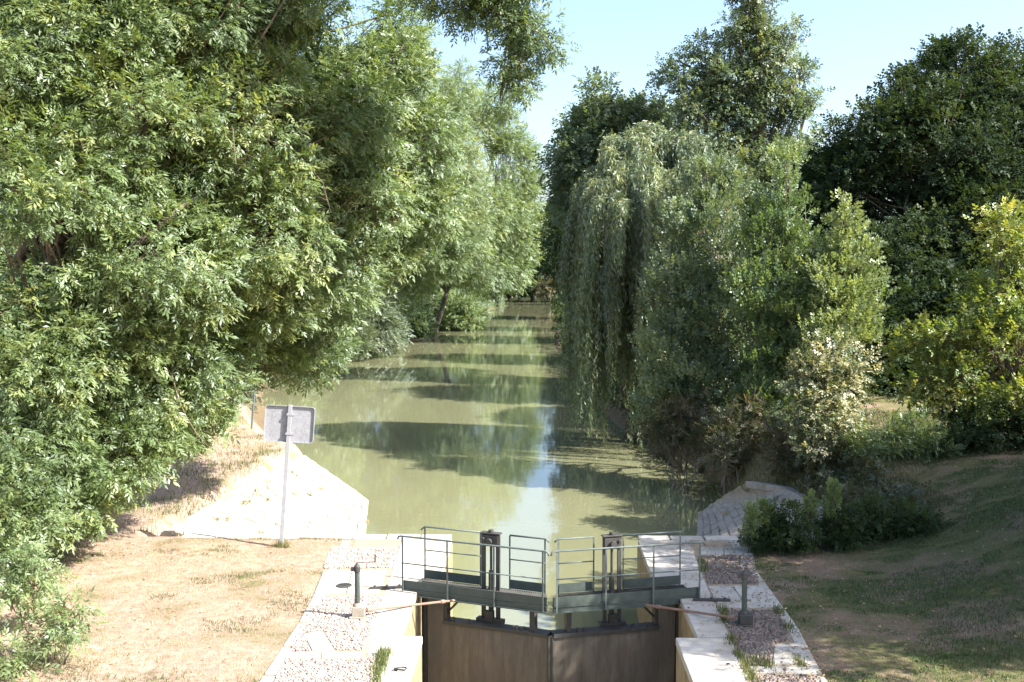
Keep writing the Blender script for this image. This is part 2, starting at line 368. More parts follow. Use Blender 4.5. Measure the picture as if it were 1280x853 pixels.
def quay(sgn, label, panels, bands, slabs_px, kerb_out):
    t = empty('lock_quay', (sgn*4.0, 20, 0), label, 'quay')
    s = sgn
    inner = [(2.45,6),(2.45,20.75),(2.87,20.75),(2.87,24.75),(2.45,24.75),(2.42,28.4),(2.75,28.9)]
    body = [(s*x, y) for x, y in inner]+[(s*9.7,28.9),(s*9.7,28.45),(s*5.0,28.45),(s*4.9,24),(s*4.65,18),(s*4.55,6)]
    m = MB(); m.prism(body, -6.2, -.16); m.build('wall', M['wallstone'], t)
    m = MB(); top = [(s*x, y) for x, y in [(2.9,6),(2.9,28.4),(4.95,28.4),(4.85,24),(4.6,18),(4.5,6)]]
    m.prism(top, -.16, -.012); m.build('bedding', M['bed'], t)
    # coping stones along the chamber edge
    m = MB(); ci, co = [], []
    def xo(y): return s*np.interp(y, [6, 19, 20.3, 24, 28.6], [3.22, 3.22, 3.48, 3.58, 3.78] if s < 0 else [3.42, 3.44, 3.48, 3.58, 3.78])
    segs = [(2.44,[6,7.3,8.6,9.8,11,12.3,13.5,14.7,15.9,17.1,18.3,19.5,20.74]), (2.86,[20.74,21.8,22.9,23.8,24.76]), (2.44,[24.76,25.8,27,28.4])]
    for xi, yy in segs:
        slabs(m, [(s*(xi-.02), y) for y in yy], [(xo(y), y) for y in yy], -.16, .0)
    e = [2.46,3.3,4.2,5.1,6.0,6.9,7.8,8.7,9.65]
    slabs(m, [(s*x, 28.43) for x in e], [(s*x, 28.93) for x in e], -.16, .0)
    o = m.build('coping', M['coping'], t, bevel=.02)
    m = MB()
    for i in range(len(kerb_out)-1):
        a, b = kerb_out[i], kerb_out[i+1]; n = max(1, int(math.dist(a, b)/1.0)); w = .24*s
        pts = [lerp_poly(a, b, k/n) for k in range(n+1)]
        slabs(m, pts, [(p[0]-w, p[1]) for p in pts], -.2, .008)
    m.build('kerb', M['coping'], t, bevel=.02)
    for b in bands:
        b = pz2(b); n = len(b)//2; m = MB()
        slabs(m, b[:n], b[n:][::-1], -.1, .006); m.build('stone_band', M['coping'], t, bevel=.015)
    for b in slabs_px: m = MB(); m.prism(pz2(b), -.1, .014); m.build('stone_slab', M['coping'], t, bevel=.015)
    for p in panels: cobbles(pz2(p), t)
    return t
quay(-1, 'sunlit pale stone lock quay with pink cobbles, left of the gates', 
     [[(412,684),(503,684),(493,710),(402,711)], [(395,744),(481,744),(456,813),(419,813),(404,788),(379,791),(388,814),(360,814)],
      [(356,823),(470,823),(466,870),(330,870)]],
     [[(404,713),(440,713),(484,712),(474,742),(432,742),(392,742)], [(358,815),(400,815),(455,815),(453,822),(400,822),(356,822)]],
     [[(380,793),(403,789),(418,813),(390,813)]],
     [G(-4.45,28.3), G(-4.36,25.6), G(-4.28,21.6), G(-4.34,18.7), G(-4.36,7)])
quay(1, 'partly shaded stone lock quay with shade-darkened cobbles, right of the gates',
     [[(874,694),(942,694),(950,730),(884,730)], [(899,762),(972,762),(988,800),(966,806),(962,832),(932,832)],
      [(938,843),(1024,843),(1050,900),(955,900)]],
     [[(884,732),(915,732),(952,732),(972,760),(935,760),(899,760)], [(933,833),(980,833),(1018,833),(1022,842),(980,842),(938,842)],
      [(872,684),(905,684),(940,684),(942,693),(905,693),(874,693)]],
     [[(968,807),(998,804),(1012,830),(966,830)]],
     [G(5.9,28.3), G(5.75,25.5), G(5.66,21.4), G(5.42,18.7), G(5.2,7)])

# ------------------------------------------------------------------ stone revetments
TUFTS = []
def revet(foot, top, label, nu, nv, mat):
    foot = np.array(foot, float); top = np.array(top, float)
    def along(P, u):
        d = np.r_[0, np.cumsum(np.linalg.norm(np.diff(P, axis=0), axis=1))]; d /= d[-1]
        return np.array([np.interp(u, d, P[:, k]) for k in range(3)])
    def S(u, v, off=0):
        a, b = along(foot, u), along(top, u); p = a+(b-a)*v
        p[2] += .04*math.sin(math.pi*v)+off; return p
    t = empty('stone_revetment', S(.5, .5), label, 'revetment')
    m = MB(); n = 40; k = 10
    m.add([S(a/n, b/k, .06) for b in range(k+1) for a in range(n+1)]+[S(a/n, b/k, -.5) for b in range(k+1) for a in range(n+1)],
          [(b*(n+1)+a, b*(n+1)+a+1, (b+1)*(n+1)+a+1, (b+1)*(n+1)+a) for b in range(k) for a in range(n)])
    m.build('mortar_bed', M['mortar'], t)
    m = MB()
    for r in range(nv):
        u = -random.uniform(0, .02)
        while u < 1:
            du = random.uniform(.75, 1.35)/nu; u2 = min(u+du, 1); ua = max(u, 0)
            if u2-ua > .008:
                g = .0011; gv = .045/nv*1.2; h = .098+random.uniform(-.03, .028)
                q = [(ua+g, (r+0)/nv+gv), (u2-g, r/nv+gv), (u2-g, (r+1)/nv-gv), (ua+g, (r+1)/nv-gv)]
                bt = [S(*c, .04) for c in q]; tp = [S(c[0], c[1], h+random.uniform(-.008, .008)) for c in q]
                m.add(bt+tp, [(0,1,2,3)[::-1], (4,5,6,7), (0,1,5,4), (1,2,6,5), (2,3,7,6), (3,0,4,7)])
            u = u2
    m.build('paving_stone', M[mat], t, bevel=.018, segs=1)
    m = MB()
    pts = [along(top, u)+np.array([0, 0, .10]) for u in np.linspace(0, 1, 13)]; sg = np.sign(top[0][0])
    for a, b in zip(pts[:-1], pts[1:]):
        m.add([a+[-.02*sg,0,-.2], b+[-.02*sg,0,-.2], b+[.3*sg,0,-.2], a+[.3*sg,0,-.2], a+[-.02*sg,0,.03], b+[-.02*sg,0,.03], b+[.3*sg,0,.03], a+[.3*sg,0,.03]],
              [(3,2,1,0),(4,5,6,7),(0,1,5,4),(1,2,6,5),(2,3,7,6),(3,0,4,7)])
    m.build('edging', M[mat], t, bevel=.02, segs=1)
    TUFTS.extend([S(random.random(), random.choice([random.random(), random.uniform(.8, .97)]), .09) for _ in range(26)])
def g3(xc, D, z): p = G(xc, D); return (p[0], p[1], z)
def rp(px, py, z=-.14): q = PZ(px, py, z); return (q[0], q[1], q[2])
def rt_(px, py): q = PZ(px, py, -.02); return (q[0], q[1], -.19)
revet([g3(-4.1,28.95,-2.1), g3(-5.05,37.6,-2.1), g3(-5.65,42.9,-2.1)], [rt_(214,664), rt_(300,614), rt_(366,575), rt_(382,568)],
      'bright white sunlit stone paving slope behind the road sign, falling to the water', 22, 11, 'revet')
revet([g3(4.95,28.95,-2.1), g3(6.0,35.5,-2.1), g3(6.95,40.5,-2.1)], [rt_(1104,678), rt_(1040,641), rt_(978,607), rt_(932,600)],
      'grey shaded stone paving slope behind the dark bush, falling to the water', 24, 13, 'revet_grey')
# ------------------------------------------------------------------ lock gates
def gate(sgn, heel, mitre, label):
    t = empty('lock_gate', (heel[0], heel[1], 0), label, 'lock gate', 'pair of mitred lock gates')
    h = np.array(heel); d = np.array(mitre)-h; L = np.linalg.norm(d); d /= L
    n = np.array([-d[1], d[0]]);  n = n if n[1] > 0 else -n
    def xf(p): q = h+d*p[0]+n*p[1]; return (q[0], q[1], p[2])
    k = L/3.3
    def b(m, *a): m.box(a[0]*k, a[1]*k, *a[2:])
    PY0, PY1 = .28, .50
    # panel, notched at the top
    m = MB()
    pol = [(.42,-6),(3.27,-6),(3.27,-.72),(.80,-.72),(.80,-.06),(.42,-.06)]
    vs = [(x*k, PY0, z) for x, z in pol]+[((x if x < 3 else 3.17)*k, PY1, z) for x, z in pol]
    m.add(vs, [(0,1,2,3,4,5), tuple(range(11,5,-1))]+[(i,(i+1)%6,6+(i+1)%6,6+i) for i in range(6)])
    m.build('panel', M['gate'], t, xf=xf)
    m = MB(); b(m, .80,3.17, PY0-.05,PY1+.04, -.74,-.66); b(m, .44,.84,PY0-.01,PY1+.02,-.1,-.05)
    for x in (1.0,1.35,2.45,2.6): b(m, x,x+.05, PY0-.03,PY0+.05, -.66,-.58)
    m.build('top_rail', M['iron'], t, xf=xf)
    m = MB(); m.tube([(.33*k,.42,-6),(.33*k,.42,.02)], .115, 14); m.build('heel_post', M['iron'], t, xf=xf, smooth=False)
    m = MB(); b(m, 3.20,3.285, PY0-.02,PY0+.10, -6,-.705-.004*sgn); m.build('mitre_post', M['iron'], t, xf=xf)
    for x in (.76, 2.76):
        m = MB(); b(m, x,x+.11, PY0+.02,PY1-.02, -.66,.0); m.build('post', M['iron'], t, xf=xf)
    m = MB(); m.tube([(.84*k,.4,-.52),(1.32*k,.2,-.03)], .025, 6); m.build('brace', M['iron'], t, xf=xf)
    # walkway
    m = MB(); nb = 64; DZ = -.16
    def yend(x): return min(.84, max(.0, (3.27-x)/.42))
    for i in range(nb):
        x = .02+i*(3.26/nb)
        if yend(x) > .06: b(m, x, x+.018, -.02,yend(x), .165+DZ,.192+DZ)
    for y in (.02,.24,.46,.68,.82): b(m, .0,3.26-.42*y, y,y+.02, .14+DZ,.166+DZ)
    m.build('deck', M['grating'], t, xf=xf)
    m = MB(); b(m, -.02,3.27, -.05,-.03, .06+DZ,.20+DZ); b(m, -.02,3.27,-.10,-.05,.058+DZ,.08+DZ); b(m, -.02,3.27,-.07,-.05,.17+DZ,.192+DZ); m.build('front_beam', M['green'], t, xf=xf)
    m = MB(); b(m, -.02,3.27, -.052,-.036, .205+DZ,.385+DZ); m.build('toe_board', M['green'], t, xf=xf)
    m = MB(); b(m, -.02,2.88, .86,.88, .04+DZ,.18+DZ); b(m, -.02,2.88,.88,.92,.038+DZ,.06+DZ)
    for x in (.1,.9,1.3,2.1,2.8): b(m, x,x+.05,-.03,.86,.03+DZ,.12+DZ)
    m.build('rear_beam', M['green'], t, xf=xf)
    for x0, x1 in ((.06,1.40),(2.10,2.88)):
        m = MB(); b(m, x0,x1, .84,.858, .2+DZ,.40+DZ); m.build('toe_board', M['green'], t, xf=xf)
    # front railing
    def pipe(m, *pts, r=.019): m.tube([(p[0]*k, p[1], p[2]) for p in pts], r, 8)
    m = MB()
    pipe(m, (-.09,-.10,1.15),(-.07,-.10,1.2),(-.02,-.10,1.215),(3.25,-.10,1.215),(3.31,-.10,1.19),(3.33,-.10,1.13), r=.022)
    m.build('handrail', M['greenp'], t, xf=xf, smooth=True)
    m = MB(); pipe(m, (0,-.10,.62),(3.2,-.10,.62), r=.014); m.build('middle_rail', M['greenp'], t, xf=xf, smooth=True)
    for x in (.02, 1.07, 2.13, 3.2):
        m = MB(); b(m, x-.017,x+.017, -.107,-.093, -.10,1.2); m.build('railing_post', M['greenp'], t, xf=xf)
    for x0, x1 in ((.06,1.42),(2.08,2.90)):
        m = MB(); e = (x0-.09 if x0 < 1 else x0); f = x1+.07
        ps = [(x0,.89,1.215),(x1,.89,1.215)]
        if x0 < 1: ps = [(e,.89,1.14)]+ps
        if x1 > 2.5: ps = ps+[(f,.89,1.15)]
        pipe(m, *ps, r=.020)
        m.build('handrail', M['greenp'], t, xf=xf, smooth=True)
        m = MB(); pipe(m, (x0,.89,.68),(x1,.89,.68), r=.014); m.build('middle_rail', M['greenp'], t, xf=xf, smooth=True)
        for x in (x0, x1-.02):
            m = MB(); b(m, x-.016,x+.016, .884,.898, -.1,1.2); m.build('railing_post', M['greenp'], t, xf=xf)
    # paddle gear
    for x in (1.535, 1.87):
        m = MB(); b(m, x,x+.085, .62,.64, -.95,1.30); b(m, x,x+.014, .64,.675,-.95,1.30); b(m, x+.071,x+.085,.64,.675,-.95,1.30); m.build('rack_post', M['iron'], t, xf=xf)
    m = MB(); b(m, 1.56,1.93, .59,.72, 1.0,1.25); b(m, 1.52,1.97,.57,.74,1.272,1.302); m.tube([(1.745*k,.66,1.3),(1.745*k,.66,1.36)], .06, 10)
    m.tube([(1.745*k,.50,1.12),(1.745*k,.57,1.12)], .07, 12); m.tube([(1.60*k,.53,1.17),(1.60*k,.58,1.17)], .035, 8)
    m.build('gear_head', M['iron'], t, xf=xf, bevel=.008)
    m = MB(); m.tube([(1.745*k,.66,1.1),(1.745*k,.66,-.9)], .026, 8); m.tube([(1.745*k,.66,.46),(1.745*k,.66,.38),(1.745*k,.66,-.7)], [.045,.058,.058], 10)
    for z in np.arange(.5, 1.02, .035): m.tube([(1.745*k,.66,z),(1.745*k,.66,z+.012)], .034, 8)
    m.build('paddle_rod', M['iron'], t, xf=xf)
    m = MB(); b(m, 1.45,2.05, .52,.70, -.70,-.60); b(m, 1.66,1.84,.50,.62,-.60,-.42); m.build('paddle_guide', M['iron'], t, xf=xf)
    return xf, k
HL = PZ(505, 737, 0)[:2]; HR = PZ(873, 746, 0)[:2]; ML = PZ(686.3, 760, 0)[:2]; MR = PZ(688.7, 760, 0)[:2]
xl, kl = gate(-1, HL, ML, 'left lock gate leaf with sunlit brown panel and green railed walkway')
xr, kr = gate(1, HR, MR, 'right lock gate leaf with dappled shaded panel and green railed walkway')

# ------------------------------------------------------------------ winch posts and rods
def winch(px, py, label, up_crank):
    p = PZ(px, py, 0); t = empty('winch_post', (p[0], p[1], 0), label, 'winch post', 'gate winch posts on the quays')
    x, y = p[0], p[1]; c = M['green']
    m = MB(); m.tube([(x,y,.0),(x,y,1.0)], .053, 14); m.build('column', c, t, smooth=False)
    m = MB(); m.box(x-.15,x+.15,y-.15,y+.15,0,.05); m.box(x-.10,x+.16,y-.11,y+.11,.05,.24); m.tube([(x,y,.24),(x,y,.3)],[.1,.075],12); m.build('base', M['mortar'] if not up_crank else M['iron'], t, bevel=.012)
    m = MB(); m.tube([(x,y,.93),(x,y,.95),(x,y,1.05),(x,y,1.09),(x,y,1.13)],[.055,.066,.066,.04,.018],14); m.box(x-.13,x+.06,y-.035,y+.035,.96,1.03); m.build('cap', M['iron'], t)
    m = MB()
    if up_crank: m.tube([(x-.02,y,1.1),(x-.03,y,1.16),(x-.10,y,1.22),(x-.10,y,1.23)], .013, 6)
    else: m.tube([(x,y,1.1),(x+.02,y,1.13),(x+.36,y+.05,1.13)], .009, 6)
    h = m.build('crank', M['iron'] if not up_crank else M['galv'], t)
    m = MB(); q = (x-.10,y,1.22) if up_crank else (x+.36,y+.05,1.12)
    m.tube([q,(q[0],q[1],q[2]+.17)], .016, 8); g = m.build('grip', M['iron'], None)
    me = g.data
    for vv in me.vertices: vv.co -= Vector((x, y, 0))
    g.parent = h
    return p
pl = winch(447, 772, 'pale green winch post in full sun on left quay', False)
pr = winch(930, 782, 'dark green winch post in shade on right quay', True)
def rod(p, xf, k, label):
    e = xf((1.30*k, .10, -.10)); m = MB(); s = np.array([p[0]+(.17 if p[0] < 0 else -.17), p[1], .15])
    e = np.array(e); m.tube([s, e], .026, 10); dd = (e-s)/np.linalg.norm(e-s)
    m.tube([s+dd*.02, s+dd*.14], .045, 10); m.tube([e-dd*.55, e-dd*.45], .042, 10)
    o = m.build('gate_rod', M['rust'], None, smooth=False)
    tag(o, label, 'rod', 'rods that push the gates')
rod(pl, xl, kl, 'reddish gate rod running from left winch post to the sunlit gate')
rod(pr, xr, kr, 'brown gate rod running from right winch post to the shaded gate')
# iron anchor straps let into the quays
def strap(a, b, label, w=.05):
    A, B = PZ(*a, .0), PZ(*b, .0); m = MB(); d = (B-A)[:2]; L = np.linalg.norm(d); d /= L; n = np.array([-d[1], d[0]])*w
    m.prism([tuple(A[:2]+n), tuple(B[:2]+n), tuple(B[:2]-n), tuple(A[:2]-n)], .012, .05)
    for f in (.15, .5, .85):
        q = A[:2]+d*L*f; m.tube([(q[0],q[1],.05),(q[0],q[1],.085)], .03, 6)
    tag(m.build('anchor_strap', M['iron'], None), label, 'iron strap', 'gate anchor straps')
strap((866,751), (913,752), 'dark iron strap lying on the shaded right quay at gate end')
strap((462,737), (506,735), 'short iron strap on the sunlit left quay at gate end')
def ring(px, py, label):
    p = PZ(px, py, .0); m = MB()
    m.tube([(p[0]+.09*math.cos(a), p[1]+.07*math.sin(a), .03) for a in np.linspace(0, 6.283, 17)], .014, 6)
    m.box(p[0]-.14, p[0]-.07, p[1]-.03, p[1]+.03, .0, .04)
    tag(m.build('mooring_ring', M['iron'], None), label, 'mooring ring')
ring(502, 838, 'small rusty mooring ring lying on left quay edge below the gate')
p = PZ(430, 733, 0); m = MB(); m.tube([(p[0],p[1],.005),(p[0],p[1],.028)], .17, 18)
for a in (-.07, 0, .07): m.box(p[0]-.1, p[0]+.1, p[1]+a-.012, p[1]+a+.012, .026, .036)
tag(m.build('manhole_cover', M['iron'], None), 'small dark round iron cover set in the pale band of left quay', 'cover')

# ------------------------------------------------------------------ road sign seen from the back
b0 = PZ(352, 681, 0); tp = PD(363.5, 506, 28.2)
t = empty('road_sign', b0, 'grey back of a leaning rectangular sign on a tall pole', 'sign')
dz = tp-b0; dz /= np.linalg.norm(dz); ax = np.array([1, .08, 0]); ax -= dz*np.dot(ax, dz); ax /= np.linalg.norm(ax); nn = np.cross(dz, ax)  # towards +y
nn = nn if nn[1] < 0 else -nn
def sx(p): q = tp+ax*p[0]+dz*p[2]+nn*p[1]; return tuple(q)
m = MB(); Lp = np.linalg.norm(tp-b0); m.box(-.05,.05,0.02,.10,-Lp-.3,.0); m.build('pole', M['galv'], t, xf=sx, bevel=.008)
hw, h0, h1 = .64, -.97, -.03
def rr(w0, w1, z0, z1, r=.09, n=5):
    out = []
    for cx, cz, a0 in ((w1-r,z1-r,0),(w0+r,z1-r,90),(w0+r,z0+r,180),(w1-r,z0+r,270)):
        for i in range(n+1): a = R(a0+90*i/n); out.append((cx+r*math.cos(a), cz+r*math.sin(a)))
    return out
m = MB(); o = rr(-hw, hw, h0, h1); k = len(o)
m.add([(x, 0, z) for x, z in o]+[(x, -.012, z) for x, z in o], [tuple(range(k)), tuple(range(2*k-1, k-1, -1))]+[(i,(i+1)%k,k+(i+1)%k,k+i) for i in range(k)])
board = m.build('board', M['sign'], t, xf=sx)
m = MB(); inn = rr(-hw+.018, hw-.018, h0+.018, h1-.018, .075)
m.add([(x, .0, z) for x, z in o]+[(x, .05, z) for x, z in o]+[(x, .05, z) for x, z in inn]+[(x, .0, z) for x, z in inn],
      [(a*k+i, a*k+(i+1)%k, (a+1)*k+(i+1)%k, (a+1)*k+i) for a in range(3) for i in range(k)])
r_ = m.build('rim', M['galv'], t, xf=sx)
for z in (-.25, -.75):
    m = MB(); m.box(-.11,.11,.002,.018,z-.02,z+.02); m.box(-.075,.075,.02,.112,z-.03,z+.03); m.build('bracket', M['galv'], t, xf=sx)
# marker post on the far left bank
a, b = PD(314, 532, 47), PD(320, 468, 47); a[2] -= .3
m = MB(); m.tube([a, b], .045, 8); m.tube([b, b+[0,0,.03]], .06, 8); tag(m.build('marker_post', M['greenp'], None), 'thin pale green post on left bank above the sign', 'post')

# ------------------------------------------------------------------ foliage
def leafquad(x0, y0, ang, L, Wd, z0=0, zt=0):
    c, s = math.cos(ang), math.sin(ang); m = .45
    return [(x0,y0,z0), (x0+c*L*m-s*Wd*.5, y0+s*L*m+c*Wd*.5, z0+zt*.4+.06*L), (x0+c*L, y0+s*L, z0+zt), (x0+c*L*m+s*Wd*.5, y0+s*L*m-c*Wd*.5, z0+zt*.4-.06*L)]
def tmpl(kind):
    v = []
    if kind[:4] == 'ash_' and kind[4:].isdigit():
        J = lambda q: random.uniform(-q, q)
        for i in range(3):
            x = .16+.27*i+J(.05)
            for s in (1, -1): v += leafquad(x, J(.02), s*R(56-5*i+J(16)), .44-.02*i+J(.07), .125+J(.02), -.04*i+J(.05), -.10+J(.12))
        v += leafquad(.84, 0, J(.3), .44, .13, -.08, -.08)
    elif kind == 'ash':
        for i in range(4):
            x = .18+.19*i
            for s in (1, -1): v += leafquad(x, 0, s*R(58-4*i), .40-.02*i, .115, -.05*i*i*.15, -.10)
        v += leafquad(.86, 0, 0, .36, .115, -.08, -.08)
    elif kind == 'ash_small':
        for i in range(3):
            x = .15+.26*i
            for s in (1, -1): v += leafquad(x, 0, s*R(56), .44, .135, -.03*i, -.12)
        v += leafquad(.80, 0, 0, .40, .135, -.08, -.08)
    elif kind == 'oval':
        for i in range(5):
            s = 1 if i % 2 else -1
            v += leafquad(.1+.2*i, 0, s*R(60-7*i), .42, .30, random.uniform(-.1,.1), random.uniform(-.22,.1))
        v += leafquad(.95, 0, 0, .40, .28, 0, -.1)
    elif kind == 'lance':
        for i in range(7):
            s = 1 if i % 2 else -1
            v += leafquad(.02+.15*i, 0, s*R(42-2*i), .48, .13, random.uniform(-.06,.06), random.uniform(-.1,.16))
        v += leafquad(1., 0, 0, .4, .12)
    V = np.array(v, float); F_ = np.arange(len(V)).reshape(-1, 4); return V, F_
TM = {k: tmpl(k) for k in ('ash','ash_small','oval','lance','ash_0','ash_1','ash_2','ash_3')}
def norm(a): return a/(np.linalg.norm(a, axis=-1, keepdims=True)+1e-9)
def scatter(T, pos, d, nrm, sc):
    Vt, Ft = TM[T]; d = norm(d); y = norm(np.cross(nrm, d)); n = np.cross(d, y)
    Rm = np.stack([d, y, n], 1)                       # rows
    V = np.einsum('kj,njc->nkc', Vt, Rm)*sc[:, None, None]+pos[:, None, :]
    k = len(Vt); Fc = Ft[None]+(np.arange(len(pos))*k)[:, None, None]
    return V.reshape(-1, 3), Fc.reshape(-1, 4), k
def curve(a, b, sag, n=5, wob=.0):
    a, b = np.array(a, float), np.array(b, float); L = np.linalg.norm(b-a); out = []
    for i in range(n+1):
        t = i/n; p = a+(b-a)*t; p[2] += sag*L*4*t*(1-t)
        if 0 < i < n: p += rng.normal(0, wob*L, 3)
        out.append(p)
    return out
def tree(name, label, cat, base, lobes, leaf, T='oval', clump=.7, dens=1.0, per=16, size=.35, trunk_r=.25, bark='bark',
         group=None, droop=.1, twigs=.5, upright=False, tint=(.45,.16), yfl=1.0, stems=1, shell=.5, fork=.35, dead=0, trunk_path=None, near=False, cav=.12):
    """lobes: (px, py, D, r_px[, rz factor]) turned into real ellipsoids"""
    base = np.array(base, float); t = empty(name, base, label, cat, group)
    Lb = []
    for l in lobes:
        c = PD(l[0], l[1], l[2]); r = l[3]*l[2]/F; fz = l[4] if len(l) > 4 else 1.0
        Lb.append((c, np.array([r, r*1.1*yfl, r*fz])))
    C = []; O = []; LI = []
    for li, (c, r) in enumerate(Lb):
        n = max(4, int(dens*11*(r[0]*r[2]+r[0]*r[1])/2/(clump**2)))
        dv = norm(rng.normal(size=(n, 3))); rad = shell+(1-shell)*rng.random(n)**.6*1.06
        p = c+dv*r*rad[:, None]
        ok = p[:, 2] > max(base[2]+.15, WATER+.25)
        C.append(p[ok]); O.append(dv[ok]); LI += [li]*int(ok.sum())
    C = np.concatenate(C); O = np.concatenate(O); LI = np.array(LI)
    if cav:
        ph = rng.random(3)*6; w_ = C/clump*.42
        nz = np.sin(w_[:,0]*1.1+ph[0]+1.3*np.sin(w_[:,2]*.8))+np.sin(w_[:,2]*1.2+ph[1]+1.2*np.sin(w_[:,1]*.9))+np.sin(w_[:,1]*1.0+ph[2])
        kp = nz > np.quantile(nz, cav); C, O, LI = C[kp], O[kp], LI[kp]
    lt_ = rng.normal(0, .08, len(Lb))
    nC = len(C); ct = np.clip(rng.normal(tint[0], tint[1], nC)+lt_[LI], 0, 1); cs = rng.uniform(.7, 1.25, nC)
    cnt = rng.poisson(per*cs**2).clip(3); idx = np.repeat(np.arange(nC), cnt); n = len(idx)
    off = norm(rng.normal(size=(n, 3)))*rng.random(n)[:, None]**.5*clump*cs[idx][:, None]; off[:, 2] *= .62
    pos = C[idx]+off
    if upright: d = O[idx]*.5+norm(off+1e-6)*.4+np.array([0,0,.9])+rng.normal(0, .35, (n, 3))
    else: d = O[idx]*.55+norm(off+1e-6)*.6+np.array([0,0,-droop])+rng.normal(0, .4, (n, 3))
    nr = np.array([0,0,.9])+rng.normal(0, .5, (n, 3))+O[idx]*.6+S_DIR*.35
    szs = size*rng.uniform(.65, 1.3, n)
    if T == 'ash':
        sel = rng.integers(0, 4, n); order = np.argsort(sel, kind='stable'); pos, d, nr, szs, idx = pos[order], d[order], nr[order], szs[order], idx[order]; sel = sel[order]; Vl, Fl, o_ = [], [], 0
        for q in range(4):
            w_ = sel == q; Vq, Fq_, k = scatter('ash_%d' % q, pos[w_], d[w_], nr[w_], szs[w_]); Vl.append(Vq); Fl.append(Fq_+o_); o_ += len(Vq)
        V, Fc = np.concatenate(Vl), np.concatenate(Fl)
    else: V, Fc, k = scatter(T, pos, d, nr, szs)
    tt = np.clip(ct[idx]+rng.normal(0, .07, n), 0, 1)
    V[:, 2] = np.maximum(V[:, 2], base[2]-.3)
    mesh_np('crown', V, Fc, M[leaf], t, tint=np.repeat(tt, k))
    # trunk, limbs, twigs
    m = MB(); tops = sorted(Lb, key=lambda q: -q[0][2]); mean = np.mean([q[0] for q in Lb], axis=0)
    top = tops[0][0]
    for s in range(stems):
        bb = base+np.array([rng.normal(0, .25), rng.normal(0, .25), 0]) if stems > 1 else base
        tgt = top if s == 0 else Lb[rng.integers(len(Lb))][0]
        path = curve(bb-[0,0,.4], tgt, 0, 8, .02) if (trunk_path is None or s) else [np.array(q, float) for q in trunk_path]
        rr_ = [trunk_r*(1.25 if i == 0 else 1)*(1-.86*i/(len(path)-1)) for i in range(len(path))]
        m.tube(path, rr_, 9)
        if s == 0: main = np.array(path); mr = rr_
    H = top[2]-base[2]
    ends = []
    for c, r in Lb:
        zt = base[2]+(c[2]-base[2])*(fork+.35*rng.random()); i = int(np.argmin(np.abs(main[:, 2]-zt)))
        if near: i = int(np.argmin(np.linalg.norm(main-c, axis=1)))
        a = main[i]
        L = np.linalg.norm(c-a)
        if L < .3: ends.append([a, c]); continue
        p = curve(a, c, .06, 5, .035); r0 = min(mr[i]*.75, trunk_r*.55, .035*L+.02)
        m.tube(p, [max(r0*(1-.75*j/5), .012) for j in range(6)], 6); ends.append(p)
    m.build('trunk', M[bark], t, smooth=True)
    if twigs > 0:
        m = MB()
        for j in range(nC):
            if rng.random() > twigs: continue
            e = ends[LI[j]]; i0 = rng.integers(min(2, len(e)-1), len(e)); a = np.array(e[i0]); a = a+(np.array(e[i0-1])-a)*rng.random(); rr0 = .012+.006*np.linalg.norm(C[j]-a)
            m.tube(curve(a, C[j], -.02, 3, .05), [rr0, rr0*.8, rr0*.6, rr0*.35], 4, False)
        for j in range(dead):
            i = rng.integers(nC); a = C[i]; b = a+(O[i]*.9+rng.normal(0, .6, 3))*clump*1.6; m.tube(curve(a, b, .05, 3, .08), [.016,.012,.008,.004], 4, False)
            for q in range(3):
                f = .4+.2*q; s0 = a+(b-a)*f; m.tube(curve(s0, s0+rng.normal(0, .35, 3)*clump, .0, 2, .05), [.008,.006,.003], 3, False)
        if m.f: m.build('twig', M['twig'], t)
    return t
def gz(xc, D): p = G(xc, D); return (p[0], p[1], float(height(p[0], p[1])))
def bx(px, D): return gz((px-640)/F*D, D)

# the big ash on the left
b0 = np.array(gz(-11.6, 29))
tp_ = [b0-[0,0,.4], b0+[.1,.1,1.6], b0+[.5,.2,3.4], b0+[.4,0,5.6], b0+[1.2,.2,8], b0+[1.6,.4,10.5], b0+[2.4,.2,13], b0+[3.0,.5,15]]
ash = tree('ash_tree', 'huge pale green ash tree overhanging the left lawn and sign', 'tree', b0,
     [(30,70,26,115),(50,250,25,115),(40,420,25,105),(0,555,24,80),(110,560,27,70),(60,615,26,45),(150,40,28,95),(170,170,26,105),(190,310,26,105),(170,440,27,95),
      (215,510,29,58),(290,50,29,85),(310,160,28,95),(320,280,28,95),(310,390,30,85),(290,440,31,50),(390,432,33,40),(345,445,32,30),(410,60,31,65),(420,150,30,80),
      (440,240,31,75),(400,330,31,75),(480,100,32,60),(510,175,33,60),(520,250,34,50),(470,310,34,45),(495,35,33,32),(20,-60,27,110),(200,-60,28,110),(360,-50,29,90),(70,605,25.5,55),(140,565,26,55),(0,635,24,70),(225,500,28,55),(268,468,29,50),(150,-5,28,90),(40,25,27,90),(95,640,25.5,32),(30,470,24.5,80),(190,22,26.3,62),(262,14,26.8,58),(110,10,26,60)],
     'ash', 'ash', clump=.46, dens=1.35, per=19, size=.33, trunk_r=.48, droop=.15, twigs=.55, tint=(.50,.2), cav=.15, shell=.45, dead=120, trunk_path=tp_, fork=.3)
